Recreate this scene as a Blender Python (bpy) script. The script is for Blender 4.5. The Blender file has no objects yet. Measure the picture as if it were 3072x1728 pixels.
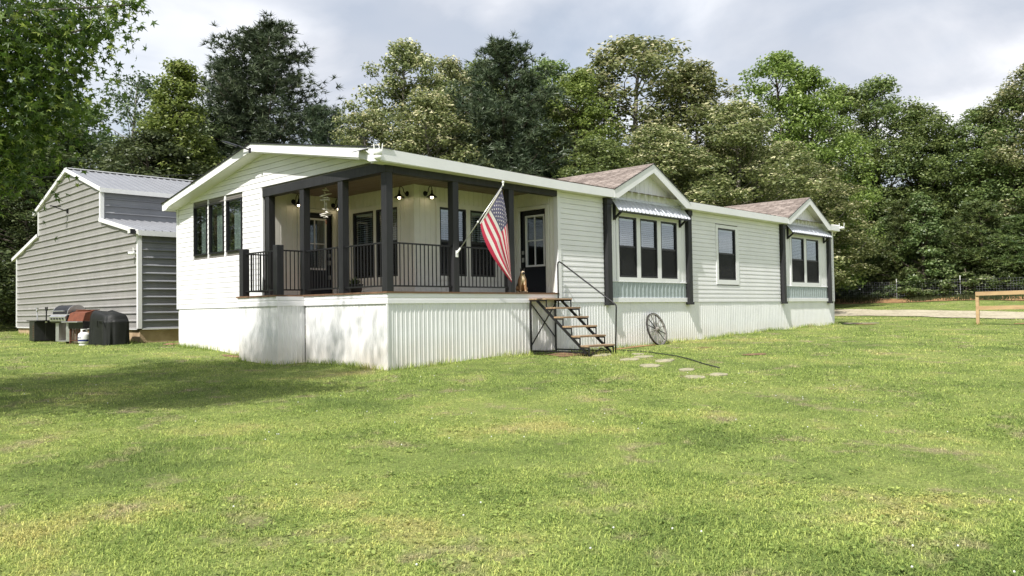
import bpy, bmesh, math, random
import numpy as np
from mathutils import Vector, Matrix

R = math.radians
SC = bpy.context.scene
COL = SC.collection

# ------------------------------------------------------------------ camera
CAM = Vector((-9.6665, -12.4738, -0.1786))
YAW, PITCH, ROLL, FPX = 0.81267, 0.02825, -0.01514, 2425.76
_fw = Vector((math.sin(YAW)*math.cos(PITCH), math.cos(YAW)*math.cos(PITCH), math.sin(PITCH)))
_rt = Vector((math.cos(YAW), -math.sin(YAW), 0))
_up = _rt.cross(_fw)
_r2 = _rt*math.cos(ROLL) + _up*math.sin(ROLL)
_u2 = _up*math.cos(ROLL) - _rt*math.sin(ROLL)
cam_data = bpy.data.cameras.new('camera')
cam_data.sensor_width = 36.0
cam_data.lens = FPX/3072*36.0
cam_data.clip_start = 0.05
cam_data.clip_end = 3000
cam = bpy.data.objects.new('camera', cam_data)
COL.objects.link(cam)
cam.matrix_world = Matrix((( _r2.x, _u2.x, -_fw.x, CAM.x), (_r2.y, _u2.y, -_fw.y, CAM.y), (_r2.z, _u2.z, -_fw.z, CAM.z), (0, 0, 0, 1)))
SC.camera = cam

# ------------------------------------------------------------------ sky and sun
SUN_EL, SUN_AZ = R(51), R(13)          # azimuth measured from -X towards -Y
SUN_DIR = Vector((-math.cos(SUN_EL)*math.cos(SUN_AZ), -math.cos(SUN_EL)*math.sin(SUN_AZ), math.sin(SUN_EL)))
world = bpy.data.worlds.new('World'); SC.world = world
world.use_nodes = True
wn, wl = world.node_tree.nodes, world.node_tree.links
wn.clear()
w_out = wn.new('ShaderNodeOutputWorld')
w_sky = wn.new('ShaderNodeTexSky'); w_sky.sky_type = 'NISHITA'; w_sky.sun_disc = False
w_sky.sun_elevation = SUN_EL
w_sky.sun_rotation = math.atan2(SUN_DIR.x, SUN_DIR.y)
w_sky.air_density = 1.2; w_sky.dust_density = 1.5
w_bg1 = wn.new('ShaderNodeBackground'); w_bg1.inputs['Strength'].default_value = 0.055
wl.new(w_sky.outputs[0], w_bg1.inputs['Color'])
# cloud deck: noise looked up on a flat layer overhead, the same all round
w_tc = wn.new('ShaderNodeTexCoord')
w_sep = wn.new('ShaderNodeSeparateXYZ'); wl.new(w_tc.outputs['Generated'], w_sep.inputs[0])
w_add = wn.new('ShaderNodeMath'); w_add.operation = 'ADD'; w_add.inputs[1].default_value = 0.22
w_abs = wn.new('ShaderNodeMath'); w_abs.operation = 'ABSOLUTE'
wl.new(w_sep.outputs['Z'], w_abs.inputs[0]); wl.new(w_abs.outputs[0], w_add.inputs[0])
w_dx = wn.new('ShaderNodeMath'); w_dx.operation = 'DIVIDE'
w_dy = wn.new('ShaderNodeMath'); w_dy.operation = 'DIVIDE'
wl.new(w_sep.outputs['X'], w_dx.inputs[0]); wl.new(w_add.outputs[0], w_dx.inputs[1])
wl.new(w_sep.outputs['Y'], w_dy.inputs[0]); wl.new(w_add.outputs[0], w_dy.inputs[1])
w_cmb = wn.new('ShaderNodeCombineXYZ')
wl.new(w_dx.outputs[0], w_cmb.inputs[0]); wl.new(w_dy.outputs[0], w_cmb.inputs[1])
w_cmb.inputs[2].default_value = 3.7
w_n1 = wn.new('ShaderNodeTexNoise'); w_n1.inputs['Scale'].default_value = 1.9
w_n1.inputs['Detail'].default_value = 8; w_n1.inputs['Roughness'].default_value = 0.5; w_n1.inputs['Distortion'].default_value = 0.35
w_n2 = wn.new('ShaderNodeTexNoise'); w_n2.inputs['Scale'].default_value = 0.75
w_n2.inputs['Detail'].default_value = 5; w_n2.inputs['Roughness'].default_value = 0.5
w_o1 = wn.new('ShaderNodeVectorMath'); w_o1.operation = 'ADD'; w_o1.inputs[1].default_value = (5.2, -2.4, 1.2)
wl.new(w_cmb.outputs[0], w_o1.inputs[0]); wl.new(w_o1.outputs[0], w_n1.inputs['Vector'])
w_off = wn.new('ShaderNodeVectorMath'); w_off.operation = 'ADD'; w_off.inputs[1].default_value = (7.3, 2.1, 5.0)
wl.new(w_cmb.outputs[0], w_off.inputs[0]); wl.new(w_off.outputs[0], w_n2.inputs['Vector'])
w_cr = wn.new('ShaderNodeValToRGB')      # cloud tone: slate bellies to bright tops
w_cr.color_ramp.elements[0].position = 0.38; w_cr.color_ramp.elements[0].color = (0.60, 0.645, 0.735, 1)
w_cr.color_ramp.elements[1].position = 0.64; w_cr.color_ramp.elements[1].color = (1.12, 1.12, 1.15, 1)
e = w_cr.color_ramp.elements.new(0.50); e.color = (0.78, 0.805, 0.87, 1)
wl.new(w_n1.outputs['Fac'], w_cr.inputs[0])
w_bg2 = wn.new('ShaderNodeBackground'); w_bg2.inputs['Strength'].default_value = 0.43
wl.new(w_cr.outputs[0], w_bg2.inputs['Color'])
w_mf = wn.new('ShaderNodeValToRGB')      # where the deck is thick
w_mf.color_ramp.elements[0].position = 0.36; w_mf.color_ramp.elements[0].color = (0.35, 0.35, 0.35, 1)
w_mf.color_ramp.elements[1].position = 0.56; w_mf.color_ramp.elements[1].color = (0.97, 0.97, 0.97, 1)
wl.new(w_n2.outputs['Fac'], w_mf.inputs[0])
w_mix = wn.new('ShaderNodeMixShader')
wl.new(w_mf.outputs[0], w_mix.inputs[0]); wl.new(w_bg1.outputs[0], w_mix.inputs[1]); wl.new(w_bg2.outputs[0], w_mix.inputs[2])
wl.new(w_mix.outputs[0], w_out.inputs['Surface'])

sun_data = bpy.data.lights.new('sun', 'SUN')
sun_data.energy = 2.5; sun_data.angle = R(0.9); sun_data.color = (1.0, 0.965, 0.91)
sun = bpy.data.objects.new('sun', sun_data); COL.objects.link(sun)
sun.rotation_euler = SUN_DIR.to_track_quat('Z', 'Y').to_euler()
sun.location = (-20, -5, 30)

SC.view_settings.view_transform = 'Standard'
SC.view_settings.look = 'None'
SC.view_settings.gamma = 1.0
SC.view_settings.exposure = 1.33
SC.view_settings.use_curve_mapping = False
try:
    SC.cycles.max_bounces = 6; SC.cycles.diffuse_bounces = 3; SC.cycles.glossy_bounces = 2
    SC.cycles.transmission_bounces = 4; SC.cycles.transparent_max_bounces = 10
    SC.cycles.use_denoising = True; SC.cycles.caustics_reflective = False; SC.cycles.caustics_refractive = False
except Exception:
    pass

# ------------------------------------------------------------------ materials
M = {}
def mat(name, col, rough=0.6, var=0.08, scale=6.0, bump=0.0, bscale=40.0, metal=0.0, col2=None, stretch=None, spec=0.4, emit=None):
    """Procedural surface: base colour varied by noise, fine relief by a second noise."""
    m = bpy.data.materials.new(name); m.use_nodes = True
    nt = m.node_tree; n, l = nt.nodes, nt.links
    b = n['Principled BSDF']
    b.inputs['Roughness'].default_value = rough
    b.inputs['Metallic'].default_value = metal
    b.inputs['Specular IOR Level'].default_value = spec
    tc = n.new('ShaderNodeTexCoord'); src = tc.outputs['Object']
    if stretch:
        mp = n.new('ShaderNodeMapping'); mp.inputs['Scale'].default_value = stretch
        l.new(src, mp.inputs[0]); src = mp.outputs[0]
    nz = n.new('ShaderNodeTexNoise'); nz.inputs['Scale'].default_value = scale
    nz.inputs['Detail'].default_value = 6; nz.inputs['Roughness'].default_value = 0.6
    l.new(src, nz.inputs['Vector'])
    c2 = col2 if col2 else tuple(max(0.0, c*(1-var*2)) for c in col)
    c1 = col if col2 else tuple(min(1.0, c*(1+var)) for c in col)
    r = n.new('ShaderNodeValToRGB')
    r.color_ramp.elements[0].position = 0.32; r.color_ramp.elements[0].color = (*c2, 1)
    r.color_ramp.elements[1].position = 0.62; r.color_ramp.elements[1].color = (*c1, 1)
    l.new(nz.outputs['Fac'], r.inputs[0]); l.new(r.outputs[0], b.inputs['Base Color'])
    if bump:
        nb = n.new('ShaderNodeTexNoise'); nb.inputs['Scale'].default_value = bscale; nb.inputs['Detail'].default_value = 4
        l.new(src, nb.inputs['Vector'])
        bp = n.new('ShaderNodeBump'); bp.inputs['Strength'].default_value = bump; bp.inputs['Distance'].default_value = 0.02
        l.new(nb.outputs['Fac'], bp.inputs['Height']); l.new(bp.outputs[0], b.inputs['Normal'])
    if emit:
        b.inputs['Emission Color'].default_value = (*emit[0], 1); b.inputs['Emission Strength'].default_value = emit[1]
    M[name] = m
    return m

mat('siding', (0.81, 0.80, 0.815), 0.45, 0.025, 1.2, 0.06, 30)
mat('trim_white', (0.80, 0.795, 0.81), 0.42, 0.02, 2.0)
mat('soffit', (0.79, 0.785, 0.76), 0.6, 0.02, 2.0)
mat('batten', (0.80, 0.785, 0.73), 0.5, 0.03, 1.5)
mat('charcoal_wood', (0.022, 0.022, 0.024), 0.55, 0.2, 5, 0.25, 30, stretch=(1, 1, 0.12))
mat('black_metal', (0.012, 0.012, 0.013), 0.45, 0.2, 20)
mat('black_frame', (0.014, 0.014, 0.015), 0.4, 0.1, 20)
mat('black_door', (0.012, 0.013, 0.020), 0.35, 0.1, 8)
mat('deck_wood', (0.20, 0.115, 0.065), 0.75, 0.25, 4, 0.3, 25, col2=(0.11, 0.065, 0.04), stretch=(0.15, 1, 1))
mat('tread_wood', (0.40, 0.27, 0.16), 0.8, 0.25, 5, 0.35, 25, col2=(0.20, 0.135, 0.085), stretch=(0.3, 2, 2))
mat('ceiling_wood', (0.20, 0.16, 0.13), 0.6, 0.12, 2, 0.1, 20, stretch=(1, 0.15, 1))
mat('galvanised', (0.58, 0.60, 0.64), 0.35, 0.06, 9, metal=0.25)
mat('galv_panel', (0.38, 0.43, 0.44), 0.42, 0.06, 9, metal=0.35)
mat('barn_gable', (0.31, 0.30, 0.288), 0.42, 0.05, 1.5)
mat('barn_side', (0.25, 0.255, 0.27), 0.42, 0.05, 1.5)
mat('barn_roof', (0.23, 0.235, 0.25), 0.38, 0.05, 1.5)
mat('barn_trim', (0.78, 0.78, 0.77), 0.4, 0.03, 3)
mat('concrete', (0.50, 0.37, 0.235), 0.9, 0.15, 2.5, 0.4, 40, col2=(0.34, 0.235, 0.14))
mat('fence_wood', (0.52, 0.36, 0.19), 0.8, 0.2, 6, 0.2, 30, col2=(0.40, 0.26, 0.14), stretch=(1, 0.15, 1))
mat('clay', (0.36, 0.20, 0.09), 0.95, 0.2, 3, 0.8, 14, col2=(0.20, 0.13, 0.06))
mat('soil', (0.24, 0.14, 0.075), 0.95, 0.2, 6, 0.8, 30, col2=(0.12, 0.07, 0.04))
mat('stone', (0.38, 0.345, 0.23), 0.9, 0.2, 9, 0.7, 30, col2=(0.22, 0.215, 0.13))
mat('stainless', (0.50, 0.50, 0.49), 0.35, 0.06, 8, metal=0.7)
mat('grill_dark', (0.018, 0.018, 0.019), 0.4, 0.15, 10)
mat('brown_paint', (0.17, 0.055, 0.028), 0.5, 0.15, 8, 0.15, 40)
mat('rust', (0.13, 0.055, 0.03), 0.85, 0.35, 14, 0.4, 40)
mat('cover_cloth', (0.009, 0.010, 0.009), 0.62, 0.2, 8, 0.3, 18)
mat('tank_white', (0.80, 0.80, 0.78), 0.4, 0.04, 6)
mat('tank_blue', (0.02, 0.03, 0.14), 0.4, 0.05, 6)
mat('pale_block', (0.52, 0.45, 0.36), 0.85, 0.12, 8, 0.3, 30)
mat('white_plastic', (0.82, 0.82, 0.80), 0.35, 0.02, 6)
mat('solar_cell', (0.015, 0.018, 0.025), 0.15, 0.2, 30)
mat('led_panel', (0.75, 0.75, 0.70), 0.3, 0.1, 60)
mat('aluminium', (0.55, 0.55, 0.54), 0.35, 0.05, 10, metal=0.8)
mat('wheel_wood', (0.26, 0.245, 0.22), 0.85, 0.3, 14, 0.4, 60, col2=(0.13, 0.12, 0.105))
mat('wheel_iron', (0.035, 0.032, 0.030), 0.7, 0.3, 14, 0.3, 50)
mat('dog_tan', (0.36, 0.20, 0.10), 0.6, 0.15, 14)
mat('dog_black', (0.022, 0.018, 0.016), 0.5, 0.15, 14)
mat('dog_pale', (0.62, 0.48, 0.32), 0.6, 0.1, 14)
mat('shell_white', (0.72, 0.68, 0.62), 0.5, 0.12, 30)
mat('pot_dark', (0.02, 0.02, 0.02), 0.5, 0.15, 10)
mat('hose', (0.02, 0.022, 0.02), 0.5, 0.15, 10)
mat('interior', (0.17, 0.16, 0.145), 0.9, 0.05, 2)
mat('curtain', (0.36, 0.38, 0.33), 0.9, 0.1, 3, stretch=(6, 6, 0.3))
mat('blind', (0.60, 0.61, 0.62), 0.6, 0.03, 4)
mat('plank_grey', (0.26, 0.23, 0.19), 0.85, 0.2, 5, 0.3, 30)
mat('mulch', (0.36, 0.20, 0.12), 0.9, 0.35, 30, 0.8, 60)
mat('bark', (0.11, 0.09, 0.07), 0.95, 0.3, 6, 0.8, 18, col2=(0.055, 0.045, 0.036), stretch=(2, 2, 0.4))
mat('bark_grey', (0.24, 0.22, 0.19), 0.95, 0.3, 6, 0.6, 18, col2=(0.12, 0.11, 0.095), stretch=(2, 2, 0.4))
mat('blossom', (0.55, 0.28, 0.20), 0.8, 0.2, 20)
mat('tan_box', (0.45, 0.40, 0.22), 0.8, 0.1, 8)
mat('bulb', (1.0, 0.85, 0.6), 0.4, 0.0, 5, emit=((1.0, 0.80, 0.52), 4.5))
mat('flag_red', (0.60, 0.05, 0.10), 0.75, 0.06, 30)
mat('flag_white', (0.80, 0.77, 0.72), 0.75, 0.03, 30)
mat('flag_blue', (0.13, 0.125, 0.20), 0.75, 0.06, 30)
for k in ('flag_red', 'flag_white', 'flag_blue'):           # thin cloth lets light through
    nt = M[k].node_tree; b = nt.nodes['Principled BSDF']; o = nt.nodes['Material Output']
    tr = nt.nodes.new('ShaderNodeBsdfTranslucent'); mx = nt.nodes.new('ShaderNodeMixShader'); mx.inputs[0].default_value = 0.45
    nt.links.new(b.inputs['Base Color'].links[0].from_socket, tr.inputs['Color'])
    nt.links.new(b.outputs[0], mx.inputs[1]); nt.links.new(tr.outputs[0], mx.inputs[2]); nt.links.new(mx.outputs[0], o.inputs['Surface'])

def stain_material(name, base, dirt, z0, z1):
    """White corrugated skirting with splashed clay low down (a stain with its own ragged edge)."""
    m = mat(name, base, 0.38, 0.03, 1.5)
    nt = m.node_tree; n, l = nt.nodes, nt.links; b = n['Principled BSDF']
    basec = b.inputs['Base Color'].links[0].from_socket
    g = n.new('ShaderNodeNewGeometry'); sp = n.new('ShaderNodeSeparateXYZ'); l.new(g.outputs['Position'], sp.inputs[0])
    mr = n.new('ShaderNodeMapRange'); mr.inputs['From Min'].default_value = z0; mr.inputs['From Max'].default_value = z1
    mr.inputs['To Min'].default_value = 1; mr.inputs['To Max'].default_value = 0
    l.new(sp.outputs['Z'], mr.inputs[0])
    nz = n.new('ShaderNodeTexNoise'); nz.inputs['Scale'].default_value = 2.3; nz.inputs['Detail'].default_value = 5
    l.new(g.outputs['Position'], nz.inputs['Vector'])
    mu = n.new('ShaderNodeMath'); mu.operation = 'MULTIPLY'; l.new(mr.outputs[0], mu.inputs[0]); l.new(nz.outputs['Fac'], mu.inputs[1])
    mx = n.new('ShaderNodeMixRGB'); l.new(mu.outputs[0], mx.inputs[0]); l.new(basec, mx.inputs[1]); mx.inputs[2].default_value = (*dirt, 1)
    l.new(mx.outputs[0], b.inputs['Base Color'])
stain_material('skirting', (0.80, 0.80, 0.80), (0.66, 0.54, 0.38), -1.38, -0.60)

def shingle_material():
    m = bpy.data.materials.new('shingle'); m.use_nodes = True; M['shingle'] = m
    n, l = m.node_tree.nodes, m.node_tree.links; b = n['Principled BSDF']; b.inputs['Roughness'].default_value = 0.95
    tc = n.new('ShaderNodeTexCoord')
    a = n.new('ShaderNodeTexNoise'); a.inputs['Scale'].default_value = 3.0; a.inputs['Detail'].default_value = 5
    l.new(tc.outputs['Object'], a.inputs['Vector'])
    at = n.new('ShaderNodeAttribute'); at.attribute_name = 'var'
    ad = n.new('ShaderNodeMath'); ad.operation = 'MULTIPLY_ADD'; ad.inputs[1].default_value = 0.55
    l.new(at.outputs['Fac'], ad.inputs[0]); l.new(a.outputs['Fac'], ad.inputs[2])
    r = n.new('ShaderNodeValToRGB'); r.color_ramp.elements[0].position = 0.35; r.color_ramp.elements[0].color = (0.150, 0.118, 0.100, 1)
    r.color_ramp.elements[1].position = 1.0; r.color_ramp.elements[1].color = (0.33, 0.275, 0.240, 1)
    l.new(ad.outputs[0], r.inputs[0]); l.new(r.outputs[0], b.inputs['Base Color'])
    g = n.new('ShaderNodeTexNoise'); g.inputs['Scale'].default_value = 160
    l.new(tc.outputs['Object'], g.inputs['Vector'])
    bp = n.new('ShaderNodeBump'); bp.inputs['Strength'].default_value = 0.4; l.new(g.outputs['Fac'], bp.inputs['Height']); l.new(bp.outputs[0], b.inputs['Normal'])
shingle_material()

def glass_material(name, tint, refl):
    """Window glass: mirror-like film over a clear pane."""
    m = bpy.data.materials.new(name); m.use_nodes = True; M[name] = m
    n, l = m.node_tree.nodes, m.node_tree.links; n.clear()
    o = n.new('ShaderNodeOutputMaterial'); gl = n.new('ShaderNodeBsdfGlossy'); gl.inputs['Roughness'].default_value = 0.015
    gl.inputs['Color'].default_value = (0.9, 0.95, 1.0, 1)
    tr = n.new('ShaderNodeBsdfTransparent'); tr.inputs['Color'].default_value = (*tint, 1)
    fr = n.new('ShaderNodeFresnel'); fr.inputs['IOR'].default_value = 1.5
    mu = n.new('ShaderNodeMath'); mu.operation = 'MULTIPLY_ADD'; mu.inputs[1].default_value = 1.6; mu.inputs[2].default_value = refl
    mu.use_clamp = True
    nz = n.new('ShaderNodeTexNoise'); nz.inputs['Scale'].default_value = 1.3
    bp = n.new('ShaderNodeBump'); bp.inputs['Strength'].default_value = 0.03; l.new(nz.outputs['Fac'], bp.inputs['Height']); l.new(bp.outputs[0], gl.inputs['Normal'])
    l.new(fr.outputs[0], mu.inputs[0])
    ge = n.new('ShaderNodeNewGeometry'); inv = n.new('ShaderNodeMath'); inv.operation = 'SUBTRACT'; inv.inputs[0].default_value = 1.0; l.new(ge.outputs['Backfacing'], inv.inputs[1])
    fm = n.new('ShaderNodeMath'); fm.operation = 'MULTIPLY'; l.new(mu.outputs[0], fm.inputs[0]); l.new(inv.outputs[0], fm.inputs[1])
    mx = n.new('ShaderNodeMixShader'); l.new(fm.outputs[0], mx.inputs[0]); l.new(tr.outputs[0], mx.inputs[1]); l.new(gl.outputs[0], mx.inputs[2])
    l.new(mx.outputs[0], o.inputs['Surface'])
glass_material('glass', (0.82, 0.87, 0.88), 0.15)
def screen_material():
    m = bpy.data.materials.new('insect_screen'); m.use_nodes = True; M['insect_screen'] = m
    n, l = m.node_tree.nodes, m.node_tree.links; b = n['Principled BSDF']
    b.inputs['Base Color'].default_value = (0.012, 0.012, 0.013, 1); b.inputs['Roughness'].default_value = 0.8
    tr = n.new('ShaderNodeBsdfTransparent'); mx = n.new('ShaderNodeMixShader')
    nz = n.new('ShaderNodeTexNoise'); nz.inputs['Scale'].default_value = 4
    mr = n.new('ShaderNodeMapRange'); mr.inputs['To Min'].default_value = 0.62; mr.inputs['To Max'].default_value = 0.72
    l.new(nz.outputs['Fac'], mr.inputs[0]); l.new(mr.outputs[0], mx.inputs[0])
    l.new(tr.outputs[0], mx.inputs[1]); l.new(b.outputs[0], mx.inputs[2]); l.new(mx.outputs[0], n['Material Output'].inputs['Surface'])
screen_material()

def leaf_material(name, c_dark, c_light, c_tip, trans=0.35, patch=0.35):
    """Leaf: colour by the per-leaf 'var' number (above 0.9 the pale new growth or bloom)."""
    m = bpy.data.materials.new(name); m.use_nodes = True; M[name] = m
    n, l = m.node_tree.nodes, m.node_tree.links; n.clear()
    o = n.new('ShaderNodeOutputMaterial')
    at = n.new('ShaderNodeAttribute'); at.attribute_name = 'var'
    oi = n.new('ShaderNodeObjectInfo')
    r = n.new('ShaderNodeValToRGB'); cr = r.color_ramp
    cr.elements[0].position = 0.0; cr.elements[0].color = (*c_dark, 1)
    cr.elements[1].position = 1.0; cr.elements[1].color = (*c_tip, 1)
    e1 = cr.elements.new(0.80); e1.color = (*c_light, 1)
    l.new(at.outputs['Fac'], r.inputs[0])
    hs = n.new('ShaderNodeHueSaturation')
    mh = n.new('ShaderNodeMapRange'); mh.inputs['To Min'].default_value = 0.5-0.03*patch/0.35; mh.inputs['To Max'].default_value = 0.5+0.02*patch/0.35
    mv = n.new('ShaderNodeMapRange'); mv.inputs['To Min'].default_value = 1-patch; mv.inputs['To Max'].default_value = 1+patch
    l.new(oi.outputs['Random'], mh.inputs[0]); l.new(oi.outputs['Random'], mv.inputs[0])
    l.new(mh.outputs[0], hs.inputs['Hue']); l.new(mv.outputs[0], hs.inputs['Value']); l.new(r.outputs[0], hs.inputs['Color'])
    d = n.new('ShaderNodeBsdfDiffuse'); t = n.new('ShaderNodeBsdfTranslucent'); g = n.new('ShaderNodeBsdfGlossy'); g.inputs['Roughness'].default_value = 0.45
    g.inputs['Color'].default_value = (0.6, 0.6, 0.6, 1)
    l.new(hs.outputs[0], d.inputs['Color']); l.new(hs.outputs[0], t.inputs['Color'])
    mx = n.new('ShaderNodeMixShader'); mx.inputs[0].default_value = trans
    l.new(d.outputs[0], mx.inputs[1]); l.new(t.outputs[0], mx.inputs[2])
    m2 = n.new('ShaderNodeMixShader'); m2.inputs[0].default_value = 0.05
    l.new(mx.outputs[0], m2.inputs[1]); l.new(g.outputs[0], m2.inputs[2]); l.new(m2.outputs[0], o.inputs['Surface'])
leaf_material('leaf_green', (0.078, 0.126, 0.038), (0.246, 0.318, 0.096), (0.441, 0.504, 0.216), 0.4, 0.2)
leaf_material('leaf_bright', (0.087, 0.143, 0.026), (0.266, 0.347, 0.077), (0.485, 0.550, 0.209), 0.42, 0.14)
leaf_material('leaf_pale', (0.088, 0.118, 0.042), (0.266, 0.301, 0.106), (0.779, 0.732, 0.448), 0.4, 0.10)
leaf_material('leaf_dark', (0.047, 0.077, 0.030), (0.144, 0.188, 0.070), (0.223, 0.275, 0.112), 0.35, 0.2)
leaf_material('leaf_airy', (0.046, 0.077, 0.031), (0.131, 0.177, 0.077), (0.216, 0.262, 0.139))
leaf_material('needle', (0.039, 0.064, 0.034), (0.127, 0.167, 0.087), (0.207, 0.230, 0.121), 0.2, 0.12)
leaf_material('needle_young', (0.062, 0.105, 0.033), (0.178, 0.230, 0.073), (0.251, 0.209, 0.094), 0.2, 0.2)
leaf_material('leaf_gum', (0.035, 0.078, 0.014), (0.151, 0.234, 0.036), (0.378, 0.456, 0.108), 0.45, 0.05)
leaf_material('leaf_bush', (0.060, 0.100, 0.030), (0.190, 0.260, 0.080), (0.46, 0.50, 0.28), 0.4, 0.15)

def ground_color_nodes(n, l, pos, fac_extra=None):
    """Lawn colour: broad lush / dry / thin patches plus fine mottling."""
    a = n.new('ShaderNodeTexNoise'); a.inputs['Scale'].default_value = 0.55; a.inputs['Detail'].default_value = 7; a.inputs['Roughness'].default_value = 0.70
    b = n.new('ShaderNodeTexNoise'); b.inputs['Scale'].default_value = 1.5; b.inputs['Detail'].default_value = 5; b.inputs['Roughness'].default_value = 0.65
    l.new(pos, a.inputs['Vector']); l.new(pos, b.inputs['Vector'])
    r1 = n.new('ShaderNodeValToRGB'); c = r1.color_ramp
    c.elements[0].position = 0.35; c.elements[0].color = (0.125, 0.170, 0.048, 1)
    c.elements[1].position = 0.67; c.elements[1].color = (0.315, 0.305, 0.110, 1)
    e = c.elements.new(0.47); e.color = (0.188, 0.240, 0.066, 1)
    e = c.elements.new(0.57); e.color = (0.240, 0.284, 0.084, 1)
    l.new(a.outputs['Fac'], r1.inputs[0])
    r2 = n.new('ShaderNodeValToRGB'); c = r2.color_ramp
    c.elements[0].position = 0.55; c.elements[0].color = (0, 0, 0, 1)
    c.elements[1].position = 0.70; c.elements[1].color = (1, 1, 1, 1)
    l.new(b.outputs['Fac'], r2.inputs[0])
    mu = n.new('ShaderNodeMath'); mu.operation = 'MULTIPLY'; mu.inputs[1].default_value = 0.75; l.new(r2.outputs[0], mu.inputs[0])
    mx = n.new('ShaderNodeMixRGB'); l.new(mu.outputs[0], mx.inputs[0]); l.new(r1.outputs[0], mx.inputs[1]); mx.inputs[2].default_value = (0.29, 0.235, 0.155, 1)
    return mx.outputs[0]

def lawn_materials():
    m = bpy.data.materials.new('lawn_ground'); m.use_nodes = True; M['lawn_ground'] = m
    n, l = m.node_tree.nodes, m.node_tree.links; b = n['Principled BSDF']; b.inputs['Roughness'].default_value = 1.0; b.inputs['Specular IOR Level'].default_value = 0.1
    g = n.new('ShaderNodeNewGeometry')
    col = ground_color_nodes(n, l, g.outputs['Position'])
    f = n.new('ShaderNodeTexNoise'); f.inputs['Scale'].default_value = 26; f.inputs['Detail'].default_value = 4; f.inputs['Roughness'].default_value = 0.7
    l.new(g.outputs['Position'], f.inputs['Vector'])
    mr = n.new('ShaderNodeMapRange'); mr.inputs['From Min'].default_value = 0.3; mr.inputs['From Max'].default_value = 0.7; mr.inputs['To Min'].default_value = 0.55; mr.inputs['To Max'].default_value = 1.25
    l.new(f.outputs['Fac'], mr.inputs[0])
    hs = n.new('ShaderNodeHueSaturation'); l.new(col, hs.inputs['Color']); l.new(mr.outputs[0], hs.inputs['Value'])
    l.new(hs.outputs[0], b.inputs['Base Color'])
    bp = n.new('ShaderNodeBump'); bp.inputs['Strength'].default_value = 0.9; bp.inputs['Distance'].default_value = 0.04
    l.new(f.outputs['Fac'], bp.inputs['Height']); l.new(bp.outputs[0], b.inputs['Normal'])
    m = bpy.data.materials.new('grass_blade'); m.use_nodes = True; M['grass_blade'] = m
    n, l = m.node_tree.nodes, m.node_tree.links; n.clear()
    o = n.new('ShaderNodeOutputMaterial'); g = n.new('ShaderNodeNewGeometry')
    col = ground_color_nodes(n, l, g.outputs['Position'])
    at = n.new('ShaderNodeAttribute'); at.attribute_name = 'var'
    mv = n.new('ShaderNodeMapRange'); mv.inputs['To Min'].default_value = 0.82; mv.inputs['To Max'].default_value = 2.5
    mh = n.new('ShaderNodeMapRange'); mh.inputs['To Min'].default_value = 0.525; mh.inputs['To Max'].default_value = 0.48
    l.new(at.outputs['Fac'], mv.inputs[0]); l.new(at.outputs['Fac'], mh.inputs[0])
    hs = n.new('ShaderNodeHueSaturation'); l.new(col, hs.inputs['Color']); l.new(mv.outputs[0], hs.inputs['Value']); l.new(mh.outputs[0], hs.inputs['Hue'])
    hs.inputs['Saturation'].default_value = 1.0
    d = n.new('ShaderNodeBsdfDiffuse'); t = n.new('ShaderNodeBsdfTranslucent'); gl = n.new('ShaderNodeBsdfGlossy'); gl.inputs['Roughness'].default_value = 0.4
    l.new(hs.outputs[0], d.inputs['Color']); l.new(hs.outputs[0], t.inputs['Color'])
    mx = n.new('ShaderNodeMixShader'); mx.inputs[0].default_value = 0.35; l.new(d.outputs[0], mx.inputs[1]); l.new(t.outputs[0], mx.inputs[2])
    m2 = n.new('ShaderNodeMixShader'); m2.inputs[0].default_value = 0.0; l.new(mx.outputs[0], m2.inputs[1]); l.new(gl.outputs[0], m2.inputs[2])
    l.new(m2.outputs[0], o.inputs['Surface'])
lawn_materials()
def gravel_material():
    m = bpy.data.materials.new('gravel'); m.use_nodes = True; M['gravel'] = m
    n, l = m.node_tree.nodes, m.node_tree.links; b = n['Principled BSDF']; b.inputs['Roughness'].default_value = 0.95
    g = n.new('ShaderNodeNewGeometry')
    v = n.new('ShaderNodeTexVoronoi'); v.inputs['Scale'].default_value = 9; l.new(g.outputs['Position'], v.inputs['Vector'])
    nz = n.new('ShaderNodeTexNoise'); nz.inputs['Scale'].default_value = 0.8; nz.inputs['Detail'].default_value = 6; l.new(g.outputs['Position'], nz.inputs['Vector'])
    sp = n.new('ShaderNodeSeparateColor'); l.new(v.outputs['Color'], sp.inputs[0])
    ad = n.new('ShaderNodeMath'); ad.operation = 'MULTIPLY_ADD'; ad.inputs[1].default_value = 0.5; l.new(sp.outputs[0], ad.inputs[0]); l.new(nz.outputs['Fac'], ad.inputs[2])
    r = n.new('ShaderNodeValToRGB'); r.color_ramp.elements[0].position = 0.4; r.color_ramp.elements[0].color = (0.27, 0.23, 0.15, 1)
    r.color_ramp.elements[1].position = 0.95; r.color_ramp.elements[1].color = (0.48, 0.43, 0.31, 1)
    l.new(ad.outputs[0], r.inputs[0]); l.new(r.outputs[0], b.inputs['Base Color'])
    bp = n.new('ShaderNodeBump'); bp.inputs['Strength'].default_value = 0.8; l.new(v.outputs['Distance'], bp.inputs['Height']); l.new(bp.outputs[0], b.inputs['Normal'])
gravel_material()

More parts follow.
